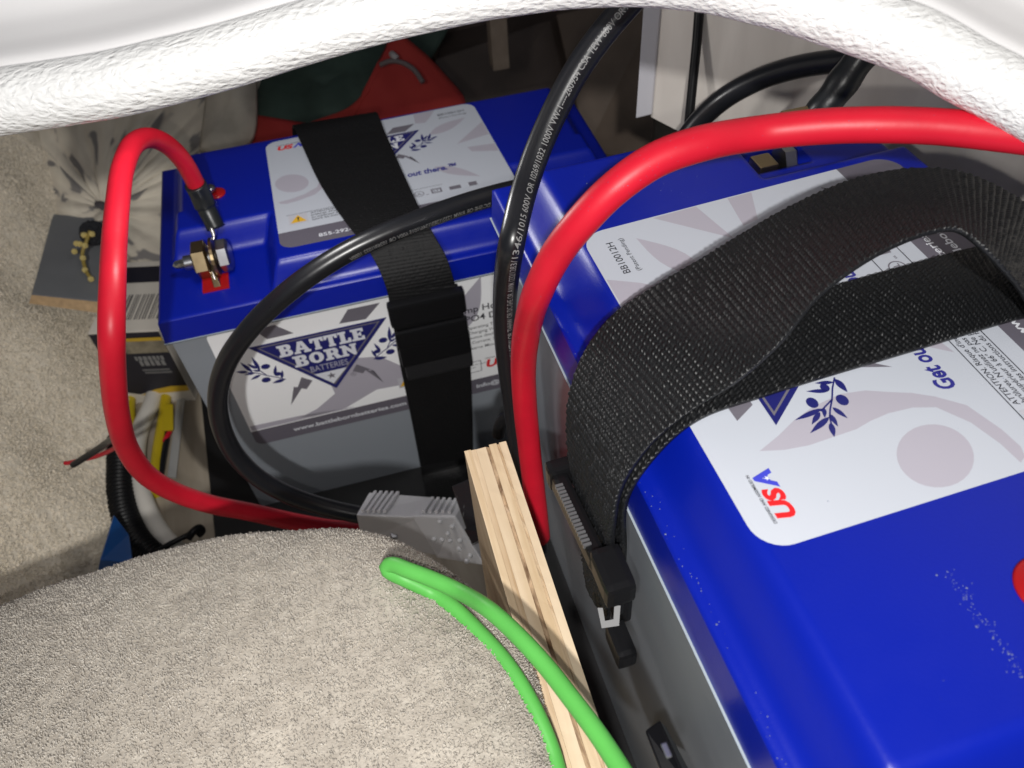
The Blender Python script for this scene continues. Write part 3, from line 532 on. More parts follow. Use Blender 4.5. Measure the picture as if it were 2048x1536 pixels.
# red cable of the far battery
rc = empty('power_cable', (0, 0, 250), 'red power cable arching from the brass nut of the far battery to the grey connector', 'cable', 'heavy power cables')
rp = [(41.7, 68.5, 255.8), (40.6, 69.1, 268.1), (39.8, 62.9, 289.3), (36.5, 52.0, 308.6), (31.7, 39.6, 321.0), (26.9, 19.6, 329.6), (23.5, -5.0, 331.7), (23.2, -37.0, 333.5), (22.8, -68.7, 332.7), (23.8, -102.6, 333.0), (20.1, -120.1, 322.6), (11.6, -123.5, 299.5), (2.0, -120.8, 270.9), (-7.0, -112.9, 236.1), (-9.0, -106.3, 204.2), (-3.1, -101.1, 177.8), (9.4, -98.3, 155.8), (27.6, -95.7, 134.6), (47.7, -95.6, 114.3), (71.0, -101.6, 103.9), (95.9, -110.4, 100.8), (124.1, -120.1, 97.6)]
RC = Tube(rp, 5.7); RC.mesh('insulation', REDC, rc, wob=.004)
ST = Tube([(40.2, 68.3, 268.7), (40.9, 68.8, 261.3), (41.4, 66.5, 251.4), (42.9, 62.2, 244.0), (43.8, 59.5, 239.2)], 6.8, 1.2); ST.mesh('heat_shrink', SHRINK, rc, prof=lambda s: 6.9-(.9 if s > .55*ST.L else 0))
lug = [(42.1, 61.2, 241.6), (42.2, 56.4, 236.1), (37.2, 52.5, 233.3), (35.7, 47.5, 230.0), (37.2, 39.9, 225.1), (38.3, 31.1, 219.1)]
LP, _ = crom(lug, 26); bmv = bmesh.new(); rows = []
for i, p in enumerate(LP):
    wdt = 6.2+2.6*smooth01((i-10)/10.0); sd = Vector((.10, .95, -.28)).normalized(); up_ = Vector((1, -.1, .15)).normalized()
    rows.append([bmv.verts.new(Vector(p)+sd*a*float(wdt)+up_*b*1.0) for a, b in ((-1, -1), (1, -1), (1, 1), (-1, 1))])
for a, b in zip(rows, rows[1:]):
    for k in range(4): bmv.faces.new((a[k], a[(k+1) % 4], b[(k+1) % 4], b[k]))
bmv.faces.new(rows[0][::-1]); bmv.faces.new(rows[-1]); bmo('lug', bmv, TIN, rc, True)

# red cable over the near battery
rn = empty('power_cable', rbw((270, 110, 270)), 'thick red power cable curving over the near battery lid and down behind the plywood', 'cable', 'heavy power cables')
RN = Tube([(350.7, -262.2, 427.1), (336.6, -253.9, 429.1), (321.9, -246.3, 430.3), (307.6, -238.3, 430.7), (292.6, -231.0, 430.3), (277.5, -223.6, 428.6), (261.4, -217.1, 426.0), (240.3, -219.5, 428.2), (225.7, -220.3, 426.2), (212.9, -221.6, 420.2), (203.2, -220.6, 409.9), (195.7, -217.0, 395.7), (190.0, -213.2, 378.0), (188.3, -202.2, 351.3), (188.0, -192.1, 318.6), (188.3, -189.1, 289.2), (188.5, -191.2, 262.2), (188.7, -194.4, 238.1), (188.9, -197.1, 219.9), (189.1, -198.6, 208.0), (189.6, -199.2, 191.6)], 5.35)
RN.mesh('insulation', REDC, rn, wob=.006)

ws = np.concatenate([rng.normal(RN.s[np.argmin(np.linalg.norm(RN.P-np.array((222.9, -202.1, 410.8)), axis=1))], 9, 34), rng.random(30)*RN.L*.6+RN.L*.1])
def cam_ang(T, s): i_ = min(max(int(np.searchsorted(T.s, s)), 0), len(T.s)-1); c_ = CAMP-T.P[i_]; c_ = c_-T.T[i_]*(c_@T.T[i_]); return T.angle_to(c_/np.linalg.norm(c_), s)
wp_ = [RN.at(np.array([s]), np.array([cam_ang(RN, s)+random.gauss(0, .55)]), RN.r+.02)[0] for s in ws]
specks([tuple(p) for p in wp_], rn, .05, .14)
# black cables with printed markings
bn = empty('power_cable', (260, -40, 330), 'black power cable with printed markings rising past the near battery corner', 'cable', 'heavy power cables')
BN = Tube([(189.2, -196.9, 174.9), (188.2, -184.7, 206.5), (187.4, -175.3, 238.4), (187.2, -169.5, 263.3), (186.8, -167.8, 283.4), (186.5, -166.5, 305.7), (186.5, -169.4, 329.9), (186.7, -177.6, 354.8), (188.0, -184.3, 375.9), (193.8, -175.0, 383.6), (201.2, -163.4, 389.6), (208.9, -155.3, 398.0), (217.1, -149.2, 407.3), (226.0, -144.4, 417.0), (235.9, -140.7, 426.0), (246.6, -138.6, 435.0), (258.4, -138.4, 445.3), (272.3, -137.9, 456.2)], 5.0)
BN.mesh('insulation', BLKC, bn, wob=.004)
i0 = int(len(BN.P)*.45); tang = BN.T[i0]; toc = CAMP-BN.P[i0]; toc -= tang*(toc@tang); toc /= np.linalg.norm(toc); lft = np.cross(tang, toc)
def print_angle(T, s, off):
    i = min(int(np.searchsorted(T.s, s)), len(T.s)-1); tg = T.T[i]; c = CAMP-T.P[i]; c = c-tg*(c@tg); return T.angle_to(c/np.linalg.norm(c), s)+off
s0 = BN.s[np.argmin(np.linalg.norm(BN.P-np.array((186.3, -169.0, 275.6)), axis=1))]; s1 = BN.L*.93
a0, a1 = print_angle(BN, s0, .55), print_angle(BN, s1, -.05)
cable_text(BN, s0, '875162/E8 2 AWG (UL) MTW OR THHW OR DC-SHE OR AWM 1232/1283/1346/1015 600V OR 10269/1032 1000V VW-1----260954 CSA TEW 600V OR AWM', 3.5, a0, WIREINK, bn, dang=(a1-a0)/(s1-s0), bold=.008, length=(s1-s0)*.985)
bl_ = empty('power_cable', (120, -20, 250), 'black power cable looping from the near battery corner across the far battery into the connector', 'cable', 'heavy power cables')
BL = Tube([(271.8, -31.5, 286.7), (245.6, -38.1, 292.4), (223.6, -43.9, 296.7), (204.9, -50.9, 300.7), (184.3, -56.8, 302.6), (164.3, -61.8, 302.7), (144.8, -65.6, 301.3), (125.2, -68.8, 297.6), (105.0, -72.3, 291.0), (84.3, -74.6, 280.0), (64.7, -75.7, 264.9), (47.6, -76.0, 245.6), (36.9, -78.3, 225.8), (31.7, -81.1, 203.8), (32.3, -85.2, 181.7), (39.5, -90.8, 162.3), (52.3, -95.4, 144.6), (69.2, -100.1, 130.3), (87.2, -105.6, 120.8), (110.9, -113.3, 113.0), (132.0, -120.9, 107.6)], 5.7)
BL.mesh('insulation', BLKC, bl_, wob=.004)
s0 = BL.s[np.argmin(np.linalg.norm(BL.P-np.array((125.2, -68.8, 297.6)), axis=1))]; s1 = BL.s[np.argmin(np.linalg.norm(BL.P-np.array((209.4, -49.6, 300.0)), axis=1))]
a0, a1 = print_angle(BL, s0, -.8), print_angle(BL, s1, -.8)
cable_text(BL, s0, 'OR DC-SHE OR AWM 1232/1283/1346/1015 600V OR 10269/1032 1000V', 4.0, print_angle(BL, s0, .45), WIREINK, bl_, rev=True, bold=.006, length=-(s1-s0)) if False else cable_text(BL, s1, 'OR DC-SHE OR AWM 1232/1283/1346/1015 600V OR 10269/1032 1000V', 4.0, a1, WIREINK, bl_, rev=True, dang=(a1-a0)/(s1-s0), bold=.006, length=(s1-s0))
be = empty('power_cable', (390, -20, 320), 'black power cable bowing along the wood-grain wall behind the near battery', 'cable', 'heavy power cables')
Tube([(311.7, -46.1, 294.6), (320.3, -47.6, 308.2), (328.3, -49.3, 321.5), (337.7, -55.8, 336.2), (349.1, -63.5, 347.6), (362.4, -72.0, 355.9), (376.6, -83.0, 362.3), (389.3, -95.6, 367.1), (402.4, -113.7, 372.5), (412.8, -139.0, 379.2)], 5.7).mesh('insulation', BLKC, be)
bg = empty('lug_cable', rbw((270, 55, 250)), 'short black cable with a heat-shrunk brass lug bolted to the near battery', 'cable', 'heavy power cables')
LG = Tube([(362.4, -136.0, 412.7), (355.4, -137.9, 404.5), (348.5, -140.3, 395.9), (342.5, -141.5, 387.1), (337.0, -142.1, 378.9), (335.4, -141.2, 374.1)], 7.2); LG.mesh('heat_shrink', SHRINK, bg, prof=lambda s: 7.6-1.1*min(1, max(0, (s-LG.L*.36)/3))+.35*math.sin(s*.45))
bmo('brass_lug', hexa([(320.1, -135.8, 376.0), (338.0, -139.5, 378.7), (336.5, -145.8, 378.3), (319.8, -145.6, 375.5), (319.6, -137.2, 377.4), (336.9, -140.8, 380.0), (335.4, -147.1, 379.7), (319.2, -147.0, 376.9)], .3), BRASS, bg)
tag(Tube([(343.4, -0.2, 379.7), (341.4, -5.9, 366.5), (339.4, -12.1, 347.4), (336.5, -18.9, 327.7), (333.3, -26.4, 307.4), (329.9, -35.0, 283.4)], 2.7).mesh('thin_cable', BLKP), 'thin black cable hanging straight down beside the wall corner', 'cable')

# green cable doubling back over the carpet and the plywood
tag(Tube([(157.6, -356.7, 261.6), (156.4, -347.8, 289.1), (156.8, -334.3, 292.3), (154.5, -318.8, 295.2), (150.1, -303.9, 296.3), (143.1, -289.4, 296.9), (136.5, -278.1, 297.4), (131.0, -271.3, 297.9), (126.4, -268.0, 300.6), (121.8, -265.1, 303.1), (118.4, -262.3, 303.7), (116.9, -260.7, 304.6), (117.6, -260.3, 306.0), (119.8, -261.3, 307.0), (123.7, -264.9, 308.0), (131.3, -271.0, 308.3), (140.3, -279.7, 309.4)]+[(148.4, -294.0, 318.4), (154.9, -306.5, 320.7), (160.3, -318.7, 321.9), (164.1, -329.8, 323.6), (167.8, -341.7, 326.0), (170.7, -354.1, 329.1), (172.9, -366.5, 332.2), (174.4, -379.5, 334.6)], 2.9, 1.5).mesh('green_cable', GRNC), 'bright green cable folded back on itself over the carpet edge and plywood', 'cable')

# ---------------------------------------------------------------- grey connector pair
cn = empty('power_connector', (132.2, -124.8, 114.9), 'grey two-part plug connector joining the red and black cables beside the plywood', 'connector')
def housing(name, c, ribs):
    o = bmo(name, hexa(c, 1.6, 3), GREYP, cn)
    A, B, C_, D = [Vector(p) for p in ribs]
    bmr = bmesh.new()
    for k in range(5):
        u0, u1 = .1+k*.17, .19+k*.17; p = [A.lerp(B, u0), A.lerp(B, u1), D.lerp(C_, u1), D.lerp(C_, u0)]; nrm = (B-A).cross(D-A).normalized()
        if nrm.dot(Vector(CAMP)-A) < 0: nrm = -nrm
        h = hexa([tuple(q-nrm*1) for q in p]+[tuple(q+nrm*1.3) for q in p], .5); me_ = bpy.data.meshes.new('tmp'); h.to_mesh(me_); h.free(); bmr.from_mesh(me_); bpy.data.meshes.remove(me_)
    bmo('grip_ribs', bmr, GREYP, o)['kind'] = 'stuff'
D0 = 500
housing('housing', [(88.6, -111.5, 94.6), (136.9, -141.7, 101.2), (145.1, -126.7, 86.3), (95.7, -105.9, 76.7), (91.7, -114.5, 129.9), (129.9, -130.2, 133.8), (141.4, -107.5, 118.1), (101.3, -90.7, 117.5)], [(93.6, -113.6, 132.3), (113.0, -120.4, 132.5), (123.6, -99.5, 119.2), (102.7, -92.2, 119.1)])
housing('housing', [(134.8, -147.3, 109.4), (161.8, -168.7, 122.4), (172.0, -152.3, 109.0), (143.7, -132.7, 96.9), (125.3, -130.7, 137.9), (151.2, -142.2, 143.3), (159.8, -123.2, 129.2), (136.2, -112.4, 126.3)], [(130.0, -130.1, 139.3), (152.3, -139.9, 142.8), (158.5, -124.0, 131.0), (138.0, -114.0, 127.9)])
bm = bmesh.new()
for k, (x, y) in enumerate(((880, 1044), (904, 1056), (896, 1070), (868, 1078), (886, 1080), (900, 1082), (918, 1080), (920, 1100), (936, 1112), (928, 1122))):
    bmesh.ops.create_uvsphere(bm, u_segments=8, v_segments=6, radius=1.0, matrix=Matrix.Translation(Vector(((0.0,)*3))))
bm.free()
mk = [(141.6, -141.3, 139.6), (148.0, -146.0, 138.1), (144.7, -147.8, 134.6), (135.7, -145.9, 129.3), (140.3, -147.9, 129.7), (144.9, -150.5, 131.0), (150.7, -153.3, 132.3), (149.1, -155.6, 127.3), (154.5, -162.0, 126.8), (152.0, -163.2, 124.0)]
bm = bmesh.new()
for p in mk: bmesh.ops.create_uvsphere(bm, u_segments=10, v_segments=6, radius=1.7, matrix=Matrix.Translation(Vector(p)))
o = bmo('moulded_marks', bm, mat('pale_grey_marks', (.74, .75, .77), .4), cn, True); o['kind'] = 'stuff'
bmo('spring_clip', hexa([(108.2, -119.6, 107.1), (112.5, -121.3, 106.4), (113.2, -124.6, 106.4), (109.3, -124.0, 106.1), (108.9, -120.5, 111.8), (113.1, -122.1, 111.2), (113.7, -125.9, 110.7), (109.8, -125.3, 110.5)], .4), STEEL, cn)
pb = empty('mounting_plate', (160.6, -155.4, 160.2), 'black plastic mounting plate with holes fixed to the plywood beside the connector', 'bracket')
PLB = mat('gloss_black_plastic', (.012, .012, .013), .22, spec=.6, bump=.1, bscale=300)
bmo('plate', hexa([(153.4, -134.0, 161.4), (164.5, -137.0, 168.7), (168.6, -172.5, 160.2), (156.3, -170.4, 151.8), (152.9, -136.1, 166.2), (163.8, -139.1, 173.5), (167.9, -174.3, 165.2), (155.7, -172.3, 156.8)], .8), PLB, pb)
bmo('foot', hexa([(154.0, -164.2, 159.5), (167.1, -167.4, 167.0), (168.2, -176.3, 167.6), (156.2, -174.7, 158.8), (153.3, -169.6, 170.6), (165.8, -172.8, 178.1), (167.1, -181.6, 178.8), (155.4, -179.9, 170.1)], .8), PLB, pb)
for p in ((156.6, -144.3, 163.7), (159.1, -151.4, 163.4), (157.4, -155.1, 161.2)):
    bmo('screw_hole', lathe([(0, 2.2), (.8, 2.6), (1.0, 1.6), (.2, 1.0)], 16), mat('hole_rim', (.03, .03, .03), .3), pb, False, frame(p, tuple(Vector(CAMP)-Vector(p)), (0, 0, 1)))

# ---------------------------------------------------------------- plywood board
pw = empty('plywood_board', (166, -330, 212), 'upright plywood board standing on edge between the carpet and the near battery', 'board')
xx = 157.0
for i, wd_ in enumerate((2.9, 2.2, 4.4, 1.5, 3.4, 1.1, 3.2)):
    z_ = 285+(.0, -.12, .1, -.45, .12, -.3, -.05)[i]; j = random.uniform(-.35, .35)
    bm = box(xx, xx+wd_-.06, -203+j, -470, 120, z_, 0)
    bmesh.ops.subdivide_edges(bm, edges=[e for e in bm.edges if abs((e.verts[0].co-e.verts[1].co).y) > 100], cuts=60)
    for v in bm.verts:
        if v.co.z > 200: v.co.z += random.gauss(0, .07 if i not in (3, 5) else .3)
    bmo('ply', bm, PLY[(0, 3, 2, 1, 0, 3, 2)[i]], pw); xx += wd_

# ---------------------------------------------------------------- carpet
MOUND = np.array([[(-158.4,-154.2,121.9),(-139.4,-171.2,190.3),(-127.7,-181.6,217.8),(-121.4,-187.2,226.3),(-107.6,-208.3,245.3),(-100.0,-226.2,256.2),(-92.7,-247.0,266.9),(-85.0,-271.4,278.3),(-77.6,-295.1,289.5),(-69.6,-318.0,301.2),(-62.9,-334.7,310.8),(-56.1,-349.5,320.6)],
[(-118.7,-157.5,131.0),(-101.3,-175.1,200.1),(-90.7,-185.9,228.1),(-84.9,-191.8,236.8),(-75.1,-212.3,254.4),(-71.0,-229.7,264.2),(-67.8,-250.0,273.6),(-65.0,-273.8,283.5),(-62.3,-297.1,293.2),(-59.0,-319.6,303.3),(-55.8,-336.0,311.7),(-52.0,-350.6,320.4)],
[(-84.6,-160.5,139.7),(-68.9,-178.8,209.4),(-59.3,-190.0,237.7),(-54.0,-196.1,246.7),(-47.4,-215.9,263.0),(-46.0,-232.9,271.8),(-46.1,-252.8,280.0),(-47.1,-276.2,288.5),(-48.2,-299.1,296.6),(-48.7,-321.2,305.3),(-48.3,-337.5,312.6),(-47.1,-352.0,320.1)],
[(-51.0,-163.0,148.7),(-37.0,-182.0,219.0),(-28.5,-193.5,247.7),(-23.9,-199.8,256.8),(-20.2,-219.1,271.8),(-21.5,-235.8,279.5),(-24.6,-255.3,286.5),(-29.3,-278.4,293.5),(-34.0,-300.9,300.2),(-38.1,-322.9,307.3),(-40.4,-339.0,313.4),(-41.7,-353.4,319.8)],
[(-15.5,-166.0,157.7),(-3.7,-185.5,228.5),(3.5,-197.5,257.5),(7.4,-204.0,266.8),(8.0,-222.7,280.5),(4.2,-239.0,287.2),(-2.1,-258.1,293.0),(-10.6,-280.7,298.6),(-19.1,-303.0,303.8),(-27.0,-324.7,309.4),(-32.2,-340.6,314.3),(-36.1,-354.9,319.5)],
[(23.7,-171.2,165.2),(32.9,-191.2,236.7),(38.5,-203.4,266.1),(41.5,-210.1,275.6),(38.8,-228.0,288.2),(32.1,-243.7,294.0),(22.4,-262.2,298.7),(9.7,-284.1,303.0),(-3.0,-305.7,307.0),(-15.1,-326.9,311.2),(-23.4,-342.5,315.0),(-30.3,-356.5,319.2)],
[(63.8,-179.9,170.2),(69.9,-200.0,242.4),(73.6,-212.3,272.3),(75.7,-219.0,282.0),(69.8,-235.8,293.7),(60.2,-250.6,298.9),(47.1,-268.1,302.9),(30.4,-288.9,306.3),(13.5,-309.5,309.3),(-2.8,-329.7,312.5),(-14.4,-344.7,315.5),(-24.3,-358.1,318.9)],
[(95.2,-189.9,173.6),(98.8,-209.7,246.4),(100.9,-221.8,276.7),(102.1,-228.5,286.6),(94.0,-244.1,297.7),(82.5,-258.0,302.4),(67.0,-274.5,305.8),(47.3,-294.1,308.7),(27.4,-313.5,311.0),(8.0,-332.7,313.5),(-6.0,-346.9,315.8),(-18.1,-359.8,318.5)],
[(119.6,-205.7,174.3),(121.0,-224.6,247.9),(121.9,-236.2,278.6),(122.4,-242.5,288.8),(112.9,-256.5,299.3),(100.1,-269.0,303.8),(83.1,-283.8,307.2),(61.5,-301.5,309.8),(39.6,-319.2,311.9),(18.0,-336.6,314.0),(2.1,-349.7,315.9),(-11.8,-361.5,318.2)],
[(139.1,-227.1,172.8),(138.8,-244.5,247.3),(138.6,-255.2,278.5),(138.5,-261.0,289.0),(128.1,-272.9,299.2),(114.6,-283.5,303.7),(96.7,-296.1,307.1),(74.0,-311.2,309.9),(50.6,-326.4,312.0),(27.3,-341.5,314.1),(10.1,-352.9,315.9),(-5.4,-363.2,317.9)],
[(153.3,-250.8,171.7),(151.6,-266.4,247.1),(150.6,-276.0,278.9),(150.1,-281.3,289.7),(139.3,-290.8,299.3),(125.7,-299.3,303.7),(107.6,-309.6,307.2),(84.4,-321.9,310.1),(60.4,-334.4,312.3),(36.1,-346.8,314.3),(17.8,-356.3,315.8),(1.2,-365.0,317.5)],
[(161.1,-272.6,171.5),(158.7,-286.5,247.6),(157.2,-295.1,279.9),(156.4,-299.7,290.9),(145.9,-307.2,299.8),(132.6,-313.9,304.1),(114.9,-322.0,307.5),(92.1,-331.9,310.4),(68.2,-341.9,312.5),(43.7,-351.9,314.4),(25.1,-359.6,315.8),(7.8,-366.8,317.2)],
[(163.4,-295.1,170.3),(160.7,-307.0,247.2),(159.0,-314.3,279.9),(158.1,-318.3,291.1),(150.7,-324.8,299.0),(141.3,-331.1,302.6),(128.8,-338.8,305.3),(112.5,-348.3,307.4),(95.2,-358.1,308.7),(77.3,-368.2,309.6),(63.5,-375.9,310.2),(50.5,-383.1,310.7)],
[(161.7,-316.8,169.4),(159.1,-326.8,246.9),(157.6,-332.9,280.0),(156.7,-336.2,291.5),(150.1,-341.0,298.5),(141.7,-345.6,301.9),(130.5,-351.3,304.6),(115.7,-358.4,306.8),(99.9,-365.8,308.2),(83.2,-373.5,309.2),(70.1,-379.5,309.8),(57.7,-385.1,310.3)],
[(156.7,-340.8,166.6),(154.6,-348.5,244.8),(153.3,-353.2,278.2),(152.6,-355.7,289.9),(147.1,-358.7,296.1),(139.9,-361.6,299.4),(130.2,-365.2,302.3),(117.2,-369.7,304.8),(103.2,-374.5,306.7),(88.2,-379.4,308.2),(76.4,-383.3,309.1),(65.0,-387.0,309.9)],
[(150.9,-362.4,163.3),(149.4,-367.9,241.9),(148.5,-371.3,275.6),(148.0,-373.1,287.4),(143.4,-374.7,293.0),(137.4,-376.2,296.2),(129.2,-378.0,299.2),(118.1,-380.2,302.1),(106.0,-382.6,304.6),(92.9,-385.1,306.8),(82.3,-387.1,308.2),(72.2,-389.0,309.5)]])
def dense(G, nu, nv):
    A = np.stack([crom(G[:, j], nu)[0] for j in range(G.shape[1])], 1); return np.stack([crom(A[i], nv)[0] for i in range(nu)], 0)
GM = dense(MOUND, 150, 130); nu, nv = GM.shape[:2]
Tn = np.gradient(GM, axis=0); Un = np.gradient(GM, axis=1); NM = np.cross(Tn, Un); NM /= np.linalg.norm(NM, axis=2)[:, :, None]
if ((CAMP-GM[75, 70])@NM[75, 70]) < 0: NM = -NM
lump = sum(np.sin(np.arange(nu)[:, None]*a+np.arange(nv)[None]*b+c) for a, b, c in ((.21, .13, 0), (.09, -.22, 1), (.33, .27, 2), (-.17, .31, 4)))*.22
GM = GM+NM*lump[:, :, None]
i = np.arange(nu-1)[:, None]*nv; j = np.arange(nv-1)[None]
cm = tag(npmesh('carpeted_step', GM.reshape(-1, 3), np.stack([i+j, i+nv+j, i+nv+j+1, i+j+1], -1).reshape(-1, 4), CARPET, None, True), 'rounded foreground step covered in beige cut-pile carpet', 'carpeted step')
FK = rng.normal(0, 1.0, (3, 3, 3))*1.15
def pile(name, G, N, count, ln, wd_, mat_, parent, keep=None):
    nu, nv = G.shape[:2]; a = rng.random(count)*(nu-1.001); b = rng.random(count)*(nv-1.001)
    # even out by cell area
    ia, ib = a.astype(int), b.astype(int); ar = np.linalg.norm(np.cross(G[ia+1, ib]-G[ia, ib], G[ia, ib+1]-G[ia, ib]), axis=1); ok = rng.random(count) < ar/np.percentile(ar, 97)
    a, b, ia, ib = a[ok], b[ok], ia[ok], ib[ok]; fa, fb = (a-ia)[:, None], (b-ib)[:, None]
    P = G[ia, ib]*(1-fa)*(1-fb)+G[ia+1, ib]*fa*(1-fb)+G[ia, ib+1]*(1-fa)*fb+G[ia+1, ib+1]*fa*fb; n = N[ia, ib]; c = len(P)
    fld = np.stack([np.sin(P@k1)+np.sin(P@k2+1.3)+np.sin(P@k3+.4) for k1, k2, k3 in FK], 1)*.34
    d = n+rng.normal(0, .42, (c, 3))+fld; d /= np.linalg.norm(d, axis=1)[:, None]; t1 = np.cross(d, rng.normal(0, 1, (c, 3))); t1 /= np.linalg.norm(t1, axis=1)[:, None]; t2 = np.cross(d, t1)
    L = (ln*(.55+.8*rng.random(c)))[:, None]; r = (wd_*(.7+.6*rng.random(c)))[:, None]; base = P-n*.3; mid = base+d*L*.6; tip = base+d*L+rng.normal(0, .25, (c, 3))*ln*.5
    V = np.stack([base+t1*r*.7, base-t1*r*.35+t2*r*.6, base-t1*r*.35-t2*r*.6, mid+t1*r, mid-t1*r*.5+t2*r*.87, mid-t1*r*.5-t2*r*.87, tip], 1).reshape(-1, 3); k = np.arange(c)[:, None, None]*7
    F = (np.array([(0, 1, 4), (0, 4, 3), (1, 2, 5), (1, 5, 4), (2, 0, 3), (2, 3, 5), (3, 4, 6), (4, 5, 6), (5, 3, 6)])[None]+k).reshape(-1, 3)
    o = npmesh(name, V, F, mat_, parent); o['kind'] = 'stuff'; return o
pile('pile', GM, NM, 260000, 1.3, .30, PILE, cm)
# far carpet: a carpeted hump rising to the left of the far battery
n0 = np.array([0.83, -.08, .55]); n0 /= np.linalg.norm(n0); o0 = np.array([-111, -25, 0.]); e1 = np.cross(n0, [0, 0, 1.]); e1 /= np.linalg.norm(e1); e2 = np.cross(e1, n0); 
if e2[2] < 0: e2 = -e2
if e1[1] < 0: e1 = -e1
aa = np.linspace(-330, 640, 140); bb = np.linspace(-10, 330, 70); A_, B_ = np.meshgrid(aa, bb, indexing='ij')
wv = 4*np.sin(A_*.03+B_*.02)+3*np.sin(A_*.055-B_*.03+1)+2.0*np.sin(B_*.08)
GF = o0+A_[..., None]*e1+B_[..., None]*e2+n0*wv[..., None]-n0*3
i = np.arange(139)[:, None]*70; j = np.arange(69)[None]
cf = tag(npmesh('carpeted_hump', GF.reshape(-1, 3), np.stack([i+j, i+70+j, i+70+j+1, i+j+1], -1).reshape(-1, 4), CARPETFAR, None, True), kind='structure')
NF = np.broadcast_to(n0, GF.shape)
pile('pile', GF[20:110, :62], NF[20:110, :62], 70000, 2.4, .8, mat('far_pile', (.70, .63, .51), .8, spec=.2, col2=(.90, .82, .69), vscale=120, detail=7), cf)

